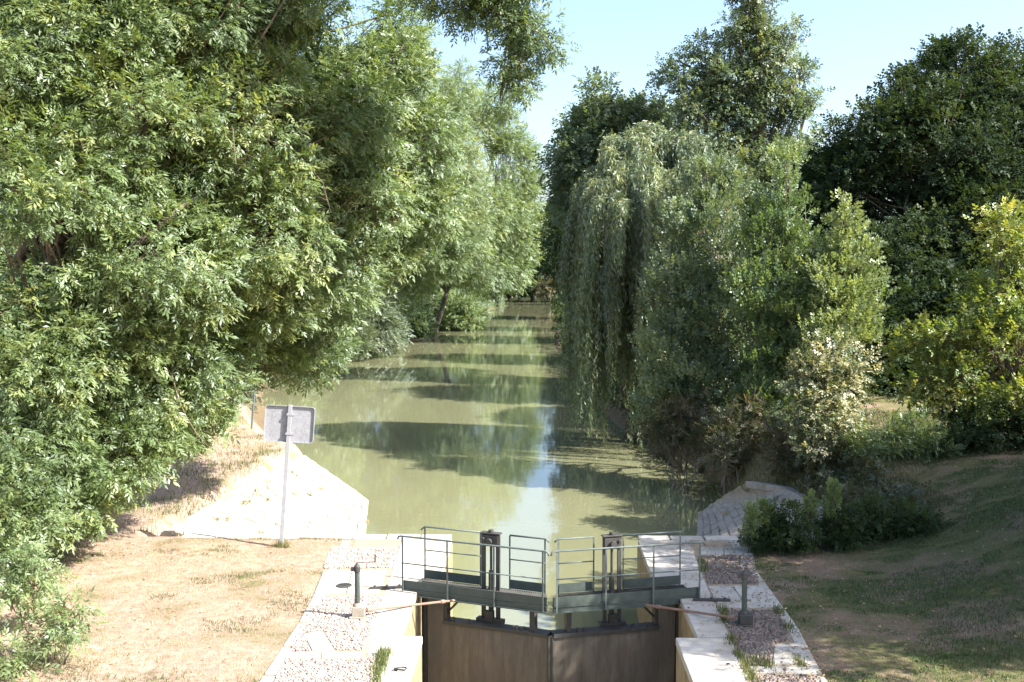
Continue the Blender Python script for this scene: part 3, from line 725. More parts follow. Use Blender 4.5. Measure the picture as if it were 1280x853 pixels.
for L_, r0, bk in [([(20,330,27),(60,275,26.0),(110,222,25.6),(150,190,25.6),(215,118,26.6)], .15, 'bark'), ([(80,420,27.5),(130,342,25.4),(175,302,25.1),(222,262,25.6),(300,212,27)], .15, 'bark'),
                   ([(180,440,26.4),(215,470,26.2),(232,520,26.3),(262,560,26.6)], .03, 'twig')]:
    m = MB(); P = [PD(*q) for q in L_]; n_ = len(P); P = [P[0]]+sum([[P[i]+(P[i+1]-P[i])*.5+rng.normal(0,.05,3), P[i+1]] for i in range(n_-1)], [])
    m.tube(P, [r0*(1-.75*i/(len(P)-1)) for i in range(len(P))], 7); m.build('limb', M[bk], ash, smooth=True)
b1 = np.array(gz(-16.5, 25))
path1 = [b1-[0,0,.4], b1+[.2,0,4], b1+[.3,.2,9], b1+[1.2,.3,14], PD(20,-330,25.5), PD(250,-330,26), PD(430,-240,26.5), PD(540,-130,27), PD(600,-50,27), PD(640,10,27)]
tree('ash_tree', 'tall ash whose long branch hangs into the sky at top centre', 'tree', b1,
     [(575,5,27,32,.7),(620,15,27,36,.8),(660,45,27,34,.8),(690,62,27,18),(640,80,27,22),(650,112,27,20,.7),(625,128,27,9),(560,-40,26.5,50),(640,-45,27,50),(520,-140,26,60),(400,-230,26,70),(200,-300,25.5,80),(20,-300,25,90)],
     'ash', 'ash', clump=.38, dens=1.15, per=15, size=.27, trunk_r=.40, droop=.4, twigs=.9, tint=(.36,.16), shell=.3, dead=20, trunk_path=path1, near=True)
# left bank going away
tree('riverside_tree', 'feathery light green tree with bare twigs leaning over the canal', 'tree', bx(448, 127),
     [(560,150,122,50),(560,210,120,46),(540,230,120,65),(578,285,120,40),(545,310,118,45),(500,280,120,60),(580,200,124,30),(470,200,120,60),(440,300,120,55),(570,110,126,30),(520,345,120,30),(578,160,124,26)],
     'ash', 'ash_small', clump=1.35, dens=1.0, per=34, size=.52, trunk_r=.45, droop=.3, twigs=.6, tint=(.60,.18), dead=110, shell=.4)
tree('sallow_bush', 'grey green rounded bush at the left waterside under the ash', 'bush', bx(432, 118),
     [(450,385,116,48),(425,415,114,38),(475,412,116,28),(400,400,114,45),(450,432,112,22),(370,420,112,40)], 'silver', 'lance', clump=1., dens=1.15, per=18, size=.62, trunk_r=.14, stems=3, tint=(.5,.15), twigs=.2)
tree('riverside_tree', 'tree with dark bare trunk standing on the left bank', 'tree', bx(538, 156),
     [(540,320,154,40),(570,300,154,40),(510,325,152,40),(590,335,156,28),(560,260,158,45),(600,260,160,40),(520,280,154,40)], 'ash', 'ash_small', clump=1.5, dens=1., per=18, size=.8, trunk_r=.42, tint=(.45,.17), dead=50, fork=.5)
tree('waterside_shrub', 'small bright green shrub at waters edge on left bank', 'bush', bx(566, 170),
     [(572,388,168,24),(560,402,168,16),(588,398,168,16)], 'young', 'oval', clump=.9, dens=1.1, per=14, size=.6, trunk_r=.12, stems=3, tint=(.6,.12), twigs=.2)
tree('waterside_shrub', 'low dark shrub on left bank beneath the bare trunk', 'bush', bx(492, 140),
     [(505,405,140,26),(480,418,138,18),(525,402,142,18)], 'dark', 'oval', clump=.9, dens=1.1, per=14, size=.6, trunk_r=.12, stems=3, tint=(.6,.2), twigs=.2)
tree('riverside_tree', 'tall pale tree further up the left bank below the sky gap', 'tree', bx(622, 280),
     [(632,205,280,40),(648,250,280,36),(615,270,276,45),(645,300,280,34),(605,330,272,38),(635,335,280,28),(625,165,282,30),(660,230,284,16),(610,135,284,26),(655,190,284,14)], 'ash', 'ash_small', clump=2.5, dens=1., per=20, size=1.4, trunk_r=.5, tint=(.45,.15), twigs=.3)
tree('riverside_tree', 'far shady tree closing the canal at its bend', 'tree', bx(665, 330),
     [(660,335,330,30),(690,330,330,30),(675,300,332,30),(640,345,325,24),(705,280,335,30),(668,265,336,22),(692,250,338,18),(672,235,338,14)], 'dark', 'oval', clump=3., dens=1.2, per=18, size=1.6, trunk_r=.6, tint=(.5,.2), twigs=.1)
tree('riverside_shrub', 'pale sunlit shrub at the far bend of the canal', 'bush', bx(683, 300),
     [(683,362,300,10),(678,356,300,7)], 'brown', 'oval', clump=1.6, dens=1.3, per=14, size=1.1, trunk_r=.2, tint=(.55,.15), twigs=.1)
for px, D, lob, lab in [(548, 215, [(545,335,213,36),(525,350,211,28),(560,305,215,40),(520,310,214,38),(585,340,214,28),(555,365,211,18)], 'low dark leaved tree behind the bare trunk on the left bank'),
                    (300, 100, [(330,330,98,70),(280,300,98,70),(360,270,98,70),(300,400,96,60),(390,340,98,60),(350,430,95,40),(230,350,96,70),(400,220,100,60),(250,230,98,80)], 'broad tree behind the ash on the far left bank'),
                    (215, 70, [(200,380,68,80),(260,420,66,60),(150,330,68,80),(280,340,68,70),(120,420,66,80),(220,460,64,50),(300,450,64,40)], 'shady tree behind the big ash and above the left bank'),
                    (40, 52, [(-20,190,52,90),(70,235,53,80),(30,380,50,110),(100,450,50,80),(-60,430,50,110),(60,500,49,60),(-20,280,52,110),(120,330,52,80)], 'shady tree behind the big ash at the left edge')]:
    tree('riverside_tree', lab, 'tree', bx(px, D), lob, 'ash', 'ash_small', clump=1.2, dens=1.0, per=24, size=.55, trunk_r=.4, tint=(.4,.17), twigs=.2)
for px, D, lob, lab in [(860, 76, [(850,300,76,70),(890,260,77,60),(820,330,76,55),(860,390,75,60),(920,330,76,60),(850,230,77,40)], 'broad dark tree directly behind the willow and young poplars'),
                    (800, 108, [(785,280,108,52),(815,240,109,46),(770,330,107,45),(800,370,107,50),(840,300,108,50)], 'dark tree half hidden behind the left side of the willow'),
                    (745, 168, [(742,280,168,36),(760,250,169,34),(735,325,167,30),(765,340,167,36),(775,290,168,36)], 'dark tree on the right bank seen past the willow edge')]:
    tree('riverside_tree', lab, 'tree', bx(px, D), lob, 'dark', 'oval', clump=1.3, dens=1.1, per=18, size=.75, trunk_r=.4, tint=(.5,.2), twigs=.15)
for k, (px, D, lob, lab) in enumerate([
     (720, 210, [(715,290,210,34),(740,300,208,36),(710,335,208,26),(730,250,212,34),(755,270,212,30)], 'dark far tree just left of the willow, over the water'),
     (760, 140, [(745,230,140,48),(735,300,138,44),(770,290,142,50),(760,180,142,45),(730,350,138,30)], 'dark tree standing between willow and the canal bend')]):
    tree('riverside_tree', lab, 'tree', bx(px+25, D), lob, 'dark', 'oval', clump=1.7, dens=1.15, per=18, size=.95, trunk_r=.5, tint=(.5,.2), twigs=.2)
tree('lime_tree', 'round mid green tree rising behind the willow crown', 'tree', bx(790, 90),
     [(775,145,90,52),(730,165,88,32),(812,160,90,42),(765,190,90,58),(715,205,88,28),(740,240,90,50),(820,210,92,50),(800,115,92,26)], 'poplar', 'oval', clump=1.15, dens=1.1, per=20, size=.62, trunk_r=.45, tint=(.42,.18), twigs=.4)
tree('poplar_tree', 'very tall poplar with open branches against the sky', 'tree', bx(935, 84),
     [(945,-8,84,30),(925,35,84,24),(950,40,84,22),(985,42,84,18),(960,80,84,30),(935,75,84,20),(880,72,84,26),(905,98,84,28),(848,98,84,16),(865,130,84,26),(1000,92,84,18),(1012,125,84,14),(988,138,84,24),(930,140,84,30),(885,175,84,34),
      (960,185,84,36),(1003,185,84,20),(912,225,84,40),(970,250,84,45),(1010,250,84,40),(1000,300,84,50),(940,220,84,44),(900,130,84,24),(955,120,84,26),(920,300,84,60),(860,230,84,36),(830,88,84,10),(845,75,84,8)],
     'poplar', 'oval', clump=.8, dens=.9, cav=.03, per=16, size=.46, trunk_r=.5, tint=(.55,.18), shell=.15, twigs=.7, fork=.55)
# big dark trees at the right
tree('oak_tree', 'large very dark oak filling the upper right against the sky', 'tree', bx(1170, 62),
     [(1200,105,62,55),(1140,140,61,55),(1255,130,62,60),(1095,175,60,48),(1175,190,60,80),(1250,220,60,80),(1070,235,60,50),(1130,260,58,75),(1210,300,58,85),(1060,300,60,60),(1120,350,56,75),(1190,390,56,75),(1275,320,58,70),(1300,200,62,80),(1190,70,63,22),(1270,80,63,30),(1045,190,62,34),(1028,245,62,40),(1035,330,62,50)],
     'dark', 'oval', clump=.9, dens=1.2, per=27, size=.38, cav=.04, trunk_r=.55, tint=(.45,.22), twigs=.5)
tree('oak_tree', 'shadowy dark tree behind the yellow maple at the right edge', 'tree', bx(1240, 52),
     [(1240,420,52,90),(1150,440,52,80),(1090,430,52,60),(1290,480,50,80),(1180,510,50,60),(1080,500,50,50),(1320,380,52,90)], 'dark', 'oval', clump=.9, dens=1.1, per=17, size=.5, trunk_r=.4, tint=(.4,.2), twigs=.3)
# out-of-frame trees on the right whose shade falls on the quay, lawn and oak
for k, (x, y, z, r, lab) in enumerate([(13.7,19.6,9.6,1.9,'leafy tree beyond the right edge shading the gate'),(17.5,21,9.,4.3,'leafy tree beyond the right edge shading the quay'),
        (19.5,25.6,9.5,3.6,'leafy tree beyond the right edge shading the dark bushes'),(19.3,28.8,10,2.3,'leafy tree beyond the right edge shading the grey paving'),
        (26,25.5,11.5,4.3,'tall leafy tree beyond the right edge shading the middle lawn'),(44,46,16,8,'very tall tree beyond the right edge shading the oak')]):
    bs = np.array([x+1, y, float(height(x+1, y))]); q = []
    for dx, dy, dz_, f in ((0,0,0,1),(-1.6,.8,-1.,.7),(1.5,-1.2,1.2,.75),(.6,1.8,-1.8,.7),(-.6,-1.8,.4,.7),(1.8,1.0,-2.4,.7)):
        P = np.array([x+dx*r*.42, y+dy*r*.42, z+dz_*r*.35]); dd = P-CAM; D = np.dot(dd, fh); a = np.dot(dd, rt)/np.dot(dd, fw)*F+640; b = 426.5-np.dot(dd, up)/np.dot(dd, fw)*F
        q.append((a, b, D, r*f*F/D*.95))
    tree('ash_tree', lab, 'tree', bs, q, 'ash', 'oval', clump=.8, dens=.55, per=15, size=.45, trunk_r=.3, tint=(.4,.2), twigs=.2)
# young trees on the right bank
tree('young_poplar', 'leafy young poplar beside the willow, pale at the top', 'tree', bx(880, 49),
     [(885,235,50,34),(875,290,49,46),(905,320,48,40),(850,360,48,46),(895,400,47,50),(845,440,47,46),(880,480,46,46),(835,505,46,36),(905,255,50,30)], 'poplar', 'oval', clump=.62, dens=1.0, per=15, size=.34, trunk_r=.16, tint=(.55,.18), twigs=.5, shell=.35, upright=True)
tree('young_poplar', 'slender bright green young poplar with narrow pointed top', 'tree', bx(972, 45),
     [(985,205,45,16,1.6),(982,250,45,28),(965,300,45,36),(990,330,45,38),(950,370,44,42),(985,400,44,44),(945,440,44,44),(985,470,44,42),(930,500,43,40),(970,520,43,42)], 'young', 'oval', clump=.58, dens=1.0, per=15, size=.32, trunk_r=.13, tint=(.42,.18), twigs=.5, shell=.35, upright=True)
tree('young_poplar', 'short pale green sapling with pointed crown left of the oak', 'tree', bx(1052, 43),
     [(1052,268,43,16,1.5),(1055,310,43,30),(1040,350,43,36),(1068,365,43,34),(1050,400,43,42),(1075,430,43,34),(1030,430,42,34)], 'young', 'oval', clump=.52, dens=1.0, per=15, size=.3, trunk_r=.11, tint=(.8,.14), twigs=.5, shell=.35, upright=True)
tree('flowering_shrub', 'shrub with creamy dry flower heads and bare stems at the terrace edge', 'bush', bx(1035, 35),
     [(1040,445,36.5,30),(1012,465,36.5,28),(1070,470,36.5,32),(1040,490,36,38),(1005,515,35.5,28),(1082,515,36,30),(1040,535,35.3,32),(1065,550,35,20),(1010,548,35,20)], 'cream', 'oval', clump=.42, dens=1.0, per=13, size=.24, trunk_r=.045, stems=7, bark='twig', tint=(.47,.2), twigs=.7, shell=.3, fork=.2)
tree('maple_tree', 'yellow green box elder at the right edge of the lawn', 'tree', bx(1262, 35.5),
     [(1245,285,37,26),(1275,310,37,34),(1265,370,37,44),(1225,400,37,34),(1290,420,36,50),(1245,450,36,50),(1195,430,36.5,36),(1160,425,37,26),(1200,485,36,44),(1150,470,36.5,30),(1260,510,35.5,46),(1130,430,37,14)],
     'yellow', 'oval', clump=.5, dens=.85, per=13, size=.29, trunk_r=.14, tint=(.5,.24), twigs=.6, shell=.3)
tree('lawn_bush', 'light green leafy bush below the maple at the terrace edge', 'bush', bx(1110, 34.5),
     [(1105,540,34.5,28),(1145,545,34.5,26),(1080,560,34,18),(1165,562,34,20),(1120,563,34,16)], 'young', 'lance', clump=.4, dens=1.1, per=13, size=.27, trunk_r=.05, stems=4, tint=(.55,.2), twigs=.4)
tree('lawn_bush', 'dark leafy bush under the maple at the right edge', 'bush', bx(1240, 34.5),
     [(1215,548,34.5,34),(1260,548,34.5,38),(1300,543,34.5,40),(1190,566,34,20),(1235,570,34,18)], 'dark', 'oval', clump=.45, dens=1.2, per=14, size=.28, trunk_r=.05, stems=4, tint=(.5,.2), twigs=.4)
for px, lob, lab in [(850, [(835,535,45,26),(860,520,45,30),(820,550,46,20),(885,545,44,24)], 'brownish undergrowth bush at the water right of the willow'),
                     (925, [(915,545,42,30),(945,530,42,32),(905,570,41,18),(960,560,41,24)], 'dry brown bush at the bank behind the shaded paving'),
                     (985, [(985,548,37,24),(1000,564,36.5,18),(970,568,37,16)], 'low straw coloured bush left of the flowering shrub')]:
    tree('undergrowth_bush', lab, 'bush', bx(px, lob[0][2]), lob, 'brown', 'lance', clump=.45, dens=1.1, per=13, size=.28, trunk_r=.045, stems=7, bark='bark_pale', tint=(.55,.25), twigs=.9, dead=40, shell=.2, fork=.2)
# dark bushes on the quay lawn
for px, D, lob, lab in [(975, 27.2, [(962,676,27.2,24),(985,662,27.2,28),(950,690,27,15),(1000,690,27,20)], 'dark bush with bright upright shoots at the quay end'),
                     (1040, 27.4, [(1035,672,27.4,26),(1060,668,27.4,26),(1020,690,27.2,18),(1050,693,27.2,18)], 'dark bush in the middle of the three below the terrace'),
                     (1115, 27.8, [(1100,656,27.8,33),(1140,666,27.6,34),(1165,682,27.5,22),(1075,660,27.8,24),(1085,685,27.5,20),(1160,690,27.4,14),(1125,692,27.4,18)], 'dark rounded bush nearest the grass slope')]:
    tree('quay_bush', lab, 'bush', bx(px, D), lob, 'dark', 'oval', clump=.24, dens=1.15, per=15, size=.17, trunk_r=.03, stems=5, tint=(.72,.24), twigs=.5, shell=.25, group='dark bushes between quay and terrace')
for px, py, D, lab in [(938,640,27,'leftmost bright shoot rising from the dark quay bush'),(957,632,27.2,'second bright shoot in the dark quay bush'),(1012,626,27.4,'tall thin sunlit shoot between two dark bushes'),(1041,614,27.4,'tallest sunlit shoot above the middle dark bush')]:
    tree('shoot', lab, 'plant', bx(px, D), [(px,py,D,4,2),(px+2,py+12,D,6,1.6),(px-2,py+28,D,6,1.6)], 'young', 'oval', clump=.09, dens=.8, per=5, size=.15, trunk_r=.015, tint=(.75,.15), twigs=.3, upright=True)
# suckers at the lower left
for px, D, lob, lab in [(20, 21, [(10,700,21,34),(40,720,21,26),(0,745,21,30)], 'pale ash suckers growing on the lawn at the left edge'),
                    (70, 19.3, [(60,775,19.3,24),(95,770,19.2,20),(30,800,19.2,26),(85,800,19,14)], 'sparse pale sucker spreading over the lawn at lower left'),
                    (10, 18.6, [(10,820,18.6,26),(40,835,18.6,18)], 'little pale sucker at the bottom left corner')]:
    tree('ash_sucker', lab, 'plant', bx(px, D), lob, 'young', 'ash', clump=.3, dens=.85, per=9, size=.27, trunk_r=.02, stems=4, tint=(.8,.15), twigs=.8, shell=.2, group='suckers of the ash on the lawn')

def patch(x, y): return .5+.38*vnoise(x*.8, y*1.1, .9)+.16*vnoise(x+3, y-7, 3.1)
# thickets on the ground behind both banks
def thicket(label, x, y, hmax, size, leaf, tn):
    k = np.ones(len(x), bool); z0 = height(x, y); hh = hmax*(.35+.65*np.clip(.5+.5*vnoise(x*1.3, y*1.3, .5)+.3*vnoise(x+5, y, 1.7), 0, 1))
    z = z0+hh*rng.random(len(x))**.75; n = len(x); O_ = norm(rng.normal(size=(n, 3))*[1,1,.5])
    V, Fc, kk = scatter('oval', np.stack([x, y, z], 1), O_+[0,0,.2], np.array([0,0,1.])+rng.normal(0,.6,(n,3))+S_DIR*.3, size*rng.uniform(.7,1.3,n))
    tag(mesh_np('undergrowth', V, Fc, M[leaf], tint=np.repeat(np.clip(tn+.22*vnoise(x, y, .6)+rng.normal(0,.1,n),0,1), kk)), label, 'undergrowth', None, 'stuff')
def band(n, P, sgn, y0, y1, d0, d1):
    y = rng.uniform(y0, y1, n); d = d0+(d1-d0)*rng.random(n)**1.6; return ip(P, y)+sgn*d, y
x, y = band(16000, RF, 1, 44.5, 120, .5, 26); k = ~((y < 47) & (x > 11)); thicket('dense undergrowth on the right bank below the willow and oaks', x[k], y[k], 2.6, .42, 'dark', .6)
x, y = band(15000, LF, -1, 62, 150, 1.0, 26); thicket('undergrowth along the left bank behind the ash', x, y, 4.2, .55, 'brown', .35)
x, y = band(9000, LF, -1, 130, 420, .8, 45); thicket('far undergrowth on the left bank of the canal', x, y, 5.5, 1.0, 'dark', .7)
x, y = band(7000, LF, -1, 120, 330, .1, 4.5); thicket('light green waterside growth along the far left bank', x, y, 2.2, .6, 'poplar', .5)
x, y = band(6000, RF, 1, 120, 420, .8, 35); thicket('far undergrowth on the right bank of the canal', x, y, 5, 1.0, 'dark', .6)

y = rng.uniform(29.2, 38, 2600); x = ip(RTp, y)+.25+1.5*rng.random(2600)**1.3; k = patch(x*2, y*2) > .35
thicket('rough herbs and brambles along the lip of the right terrace', x[k], y[k], .75, .19, 'brown', .3)
x = rng.uniform(-14, 30, 7000); y = rng.uniform(388, 412, 7000); Zk = height; height_ = height
height = lambda a, b: np.maximum(height_(a, b), WATER)
thicket('dark thicket closing the far bend of the canal', x, y, 9, 1.3, 'dark', .5)
height = height_

# ------------------------------------------------------------------ weeping willow
def willow():
    base = np.array(bx(785, 58)); t = empty('weeping_willow', base, 'weeping willow with long hanging branches trailing over the canal', 'tree')
    lob = [(812,213,57,70),(770,236,56,42),(866,222,57,50),(803,250,54,66),(852,260,55,45),(760,300,56,34),(788,300,58,54),(832,188,58,34),(780,178,57,22),(858,180,57,26),(742,262,56,20),(806,165,57.5,18)]
    Vs, Fs, Ts = [], [], []; m = MB(); tw = MB(); nb = 0
    pos, dd, nr, tt, sc = [], [], [], [], []
    top = PD(800, 215, 57.5); m.tube(curve(base-[0,0,.4], top, 0, 8, .02), [.5,.42,.38,.34,.3,.26,.2,.15,.1], 9)
    for l in lob:
        c = PD(l[0], l[1], l[2]); r = l[3]*l[2]/F
        m.tube(curve(base+[0,0,4+rng.random()*3], c, .08, 5, .03), [.16,.13,.1,.07,.05,.03], 6)
        nbun = int(20*r*r/3)+14
        for _ in range(nbun):
            dv = norm(rng.normal(size=3)); dv[2] = abs(dv[2])*.9-.15
            s0 = c+dv*r*np.array([1,1,.8])*(.75+.35*rng.random())
            zend = rng.choice([WATER+.6, WATER+2.0, 1.5, 3.0, 4.5], p=[.34,.22,.18,.14,.12])
            L = max(1.5, s0[2]-zend)*rng.uniform(.5, 1.0); bt = np.clip(rng.normal(.48, .26), 0, 1); L *= rng.choice([.45, .8, 1.0, 1.1])
            out = dv*np.array([1,1,0])
            for k in range(rng.integers(8, 16)):
                a = s0+rng.normal(0, .17, 3)*[1,1,.8]; Lk = L*rng.uniform(.55, 1.08); ns = int(Lk/.11)
                u = np.linspace(0, 1, ns); sway = rng.normal(0, .12, 2)
                P = np.stack([a[0]+out[0]*.9*np.sqrt(u)+sway[0]*u*u, a[1]+out[1]*.9*np.sqrt(u)+sway[1]*u*u, a[2]+.25*np.sin(np.minimum(u*6, 3.14))-Lk*u], 1)
                P += rng.normal(0, .03, P.shape)
                if rng.random() < .35: tw.tube(P[::max(1, ns//5)], .008, 3, False)
                pos.append(P); d = np.stack([rng.normal(0, .4, ns), rng.normal(0, .4, ns), -np.ones(ns)], 1); d[:3, 2] = -.2
                dd.append(d); nr.append(np.stack([rng.normal(0, 1, ns)+out[0], rng.normal(0, 1, ns)+out[1], .3*np.ones(ns)], 1))
                tt.append(np.full(ns, bt)+rng.normal(0, .06, ns)); sc.append(rng.uniform(.26, .42, ns))
    pos, dd, nr, tt, sc = map(np.concatenate, (pos, dd, nr, tt, sc))
    ok = pos[:, 2] > WATER+.3; pos, dd, nr, tt, sc = pos[ok], dd[ok], nr[ok], tt[ok], sc[ok]
    q = []
    for i in range(2): q += leafquad(.0+.3*i, 0, R(18)*(1 if i else -1), .62, .15)
    TM['wl'] = (np.array(q), np.arange(len(q)).reshape(-1, 4))
    V, Fc, k = scatter('wl', pos, dd, nr, sc)
    mesh_np('crown', V, Fc, M['willow'], t, tint=np.repeat(np.clip(tt, 0, 1), k))
    m.build('trunk', M['bark'], t, smooth=True); tw.build('hanging_twig', M['twig'], t)
willow()

# ------------------------------------------------------------------ grass
def blades(name, label, x, y, h, w, tint, lean=.5, z=None, cat=None, mat='blade'):
    n = len(x); z = height(x, y) if z is None else z
    a = rng.random(n)*6.283; l = rng.random(n)*lean
    bx_, by_ = np.cos(a)*w, np.sin(a)*w; lx, ly = rng.normal(0, 1, n)*l*h, rng.normal(0, 1, n)*l*h
    V = np.stack([np.stack([x-bx_, y-by_, z-.02], 1), np.stack([x+bx_, y+by_, z-.02], 1), np.stack([x+lx, y+ly, z+h], 1)], 1).reshape(-1, 3)
    o = mesh_np(name, V, np.arange(3*n).reshape(-1, 3), M[mat], tint=np.repeat(np.clip(tint, 0, 1), 3))
    return tag(o, label, cat or 'grass', None, 'stuff')
def pts(n, x0, x1, y0, y1): return rng.uniform(x0, x1, n), rng.uniform(y0, y1, n)
x, y = pts(110000, -15, -4.6, 15.5, 28.4)
k = (x < ip(np.array([G(-4.36,7),G(-4.34,18.7),G(-4.29,21.6),G(-4.37,25.6),G(-4.46,28.4)]), y)) & (rng.random(len(x)) < .45+.5*patch(x, y)); x, y = x[k], y[k]
g = patch(x+.3*y, y); blades('dry_grass', 'short dry sunlit grass on the left lawn', x, y, rng.uniform(.015, .06, len(x))*(.7+.8*sst((g-.5)/.3)), .009, .80-.72*sst((g-.56)/.25)+rng.normal(0, .2, len(x)), 1.1)
x, y = pts(300000, 4.6, 18, 15.5, 36)
k = (x > ip(np.array([G(5.2,7),G(5.42,18.7),G(5.66,21.4),G(5.75,25.5),G(5.9,28.4),G(9.8,28.9),G(9.7,33),G(9.6,36)]), y)) & (rng.random(len(x)) < .4+.6*patch(x, y)); x, y = x[k], y[k]
g = patch(x*.8, y*1.4); blades('lawn_grass', 'patchy green and dry grass on the shaded right slope', x, y, rng.uniform(.02, .07, len(x))*(.6+.9*sst((g-.4)/.3)), .009, .80-.75*sst((g-.36)/.18)+rng.normal(0, .12, len(x)), 1.0, mat='lawn')
x, y = pts(70000, -22, -5, 29, 58); k = (x < ip(LT, y)-.35) & ~((y > 40.5) & (y < 47) & (x > ip(LT, y)-1.1)) & (rng.random(len(x)) < .2+.8*patch(x, y)); x, y = x[k], y[k]; g = patch(x, y)
d = ip(LT, y)-x; blades('bank_grass', 'tall straw and green grass on the left bank above the white paving', x, y, rng.uniform(.06, .24, len(x))*(.5+.8*np.exp(-d/2)), .014, .68-.55*sst((g-.42)/.3)+.12*np.exp(-d/1.)+rng.normal(0, .15, len(x)), .6)
x, y = pts(90000, 8, 18, 29, 44); k = (x > ip(RTp, y)+.15) & (x < ip(RTp, y)+np.where(y > 33.5, 9, 2.6)); x, y = x[k], y[k]
d = x-ip(RTp, y); blades('bank_grass', 'rough green and brown grass on the edge of the right terrace', x, y, rng.uniform(.06, .30, len(x))*(.35+.9*np.exp(-d/1.2)), .014, .30+.3*patch(x, y)+rng.normal(0, .2, len(x)), .6, mat='lawn')
x, y = pts(16000, 7, 13, 36.5, 47); d = ip(RTp, y)-x; k = (d > -1.5) & (d < 1.7); x, y = x[k], y[k]
blades('bank_grass', 'brown grass hanging down the end of the right bank', x, y, rng.uniform(.1, .35, len(x)), .014, .5+rng.normal(0,.2,len(x)), .7, mat='lawn')
def tuft(pp, n, s, h, tn):
    X_, Y_ = [], []
    for a in pp: q = PZ(*a, 0); X_.append(q[0]+rng.normal(0, s[0], n)); Y_.append(q[1]+rng.normal(0, s[1], n))
    return np.concatenate(X_), np.concatenate(Y_)
x, y = tuft([(477,828),(472,845),(468,860),(480,820),(474,836),(478,822)], 130, (.07,.2), 0, 0)
x2, y2 = tuft([(905,775),(915,800),(925,820),(933,832),(905,765),(940,850),(935,840),(880,712),(878,704),(974,765),(985,785),(945,828),(960,832),(1000,830)], 110, (.06,.16), 0, 0)
x = np.r_[x, x2]; y = np.r_[y, y2]
blades('weed_tuft', 'green weeds in the joints of the quay paving', x, y, rng.uniform(.04, .16, len(x)), .010, .2+rng.normal(0, .15, len(x)), .6, z=np.zeros(len(x)), cat='weeds')

P_ = np.repeat(np.array(TUFTS), 26, axis=0)+rng.normal(0, .07, (26*len(TUFTS), 3))*[1,1,.1]
blades('weed_tuft', 'weeds and dry stalks in the joints of the paved slopes', P_[:,0], P_[:,1], rng.uniform(.05, .2, len(P_)), .011, np.repeat(rng.uniform(.1, .8, len(TUFTS)), 26), .7, z=P_[:,2], cat='weeds')
x, y = tuft([(212,666),(222,667),(232,668),(206,664),(246,669),(270,671),(300,672),(325,673)], 60, (.14,.08), 0, 0); blades('weed_tuft', 'dry grass along the foot of the white paved slope', x, y, rng.uniform(.08, .26, len(x)), .010, .55+rng.normal(0,.2,len(x)), .6, cat='weeds')
x, y = tuft([(352,683),(349,682),(355,684),(353,680)], 60, (.1,.07), 0, 0); blades('weed_tuft', 'dry grass tuft round the foot of the sign pole', x, y, rng.uniform(.05, .2, len(x)), .009, .4+rng.normal(0,.2,len(x)), .6, cat='weeds')
# fallen leaves
M['litter'] = leaf_mat('fallen_leaf', [(0, (.09,.055,.035)), (.4, (.20,.12,.075)), (.7, (.32,.22,.14)), (1, (.42,.34,.16))], .15, .04)
def litter(label, x, y, z, sc):
    n = len(x); a = rng.random(n)*6.28; d = np.stack([np.cos(a), np.sin(a), rng.normal(0, .15, n)], 1); nr = np.array([0,0,1.])+rng.normal(0, .3, (n, 3))
    q = leafquad(0, 0, 0, 1, .55); TM['lf'] = (np.array(q), np.array([[0,1,2,3]]))
    V, Fc, k = scatter('lf', np.stack([x, y, z], 1), d, nr, sc*rng.uniform(.6, 1.3, n)); tag(mesh_np('fallen_leaves', V, Fc, M['litter'], tint=np.repeat(rng.random(n), k)), label, 'leaves', None, 'stuff')
x, y = pts(2600, 2.9, 4.9, 17.5, 28.2); k = rng.random(len(x)) < np.clip(.2+(x-3.0)*.5, 0, 1)*(patch(x*2, y*2) > .35); x, y = x[k], y[k]
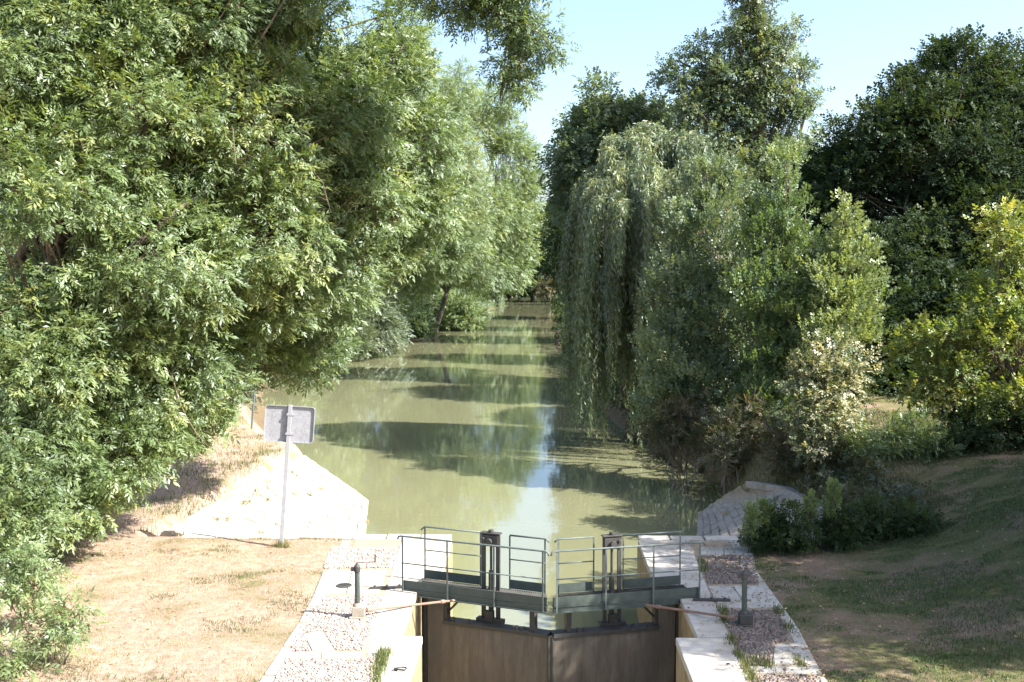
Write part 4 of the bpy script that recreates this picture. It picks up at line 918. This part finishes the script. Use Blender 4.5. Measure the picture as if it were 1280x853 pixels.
litter('brown fallen leaves strewn over the right quay', x, y, np.full(len(x), .036), .07)
x, y = pts(3500, 5.2, 14, 16, 33); k = patch(x+7, y) > .45; x, y = x[k], y[k]; litter('brown fallen leaves scattered on the right lawn', x, y, height(x, y)+.03, .075)
x, y = pts(1500, -13, -5, 16, 28); k = rng.random(1500) < np.clip((-x-5)/7, .1, 1); x, y = x[k], y[k]; litter('dry fallen leaves scattered on the left lawn near the ash', x, y, height(x, y)+.03, .07)

# fallen branch by the shaded bank
a, b = PD(903, 600, 44), PD(922, 571, 44.5); m = MB(); m.tube(curve(a-[0,0,.3], b, .04, 4, .04), [.09,.08,.07,.06,.03], 7); m.tube(curve(a+(b-a)*.5, a+(b-a)*.5+[.5,.2,.25], .05, 3, .04), [.04,.03,.02,.01], 5)
tag(m.build('dead_branch', M['bark_pale'], None, smooth=True), 'pale dead branch leaning from the right bank into the water', 'branch')

# ------------------------------------------------------------------ light
w = bpy.data.worlds.new('World'); scene.world = w; w.use_nodes = True; nt = w.node_tree
bg = nt.nodes['Background']; sky = nt.nodes.new('ShaderNodeTexSky'); sky.sky_type = 'NISHITA'; sky.sun_disc = False
el = math.asin(S_DIR[2]); az = math.atan2(S_DIR[0], S_DIR[1])
sky.sun_elevation = el; sky.sun_rotation = az; sky.altitude = 100; sky.air_density = 1.0; sky.dust_density = 2.6; sky.ozone_density = 2.2
nt.links.new(sky.outputs[0], bg.inputs[0]); bg.inputs[1].default_value = .116
sd = bpy.data.lights.new('sun', 'SUN'); sun = bpy.data.objects.new('sun', sd); COL.objects.link(sun)
sd.energy = 5.0; sd.angle = R(.5); sd.color = (1, .965, .90)
sun.rotation_euler = Vector(S_DIR).to_track_quat('Z', 'Y').to_euler()
scene.view_settings.view_transform = 'Standard'; scene.view_settings.look = 'None'; scene.view_settings.gamma = 1
scene.view_settings.use_curve_mapping = False; scene.view_settings.exposure = 1.72
scene.cycles.max_bounces = 6; scene.cycles.transparent_max_bounces = 4; scene.cycles.use_denoising = True
scene.cycles.sample_clamp_indirect = 6
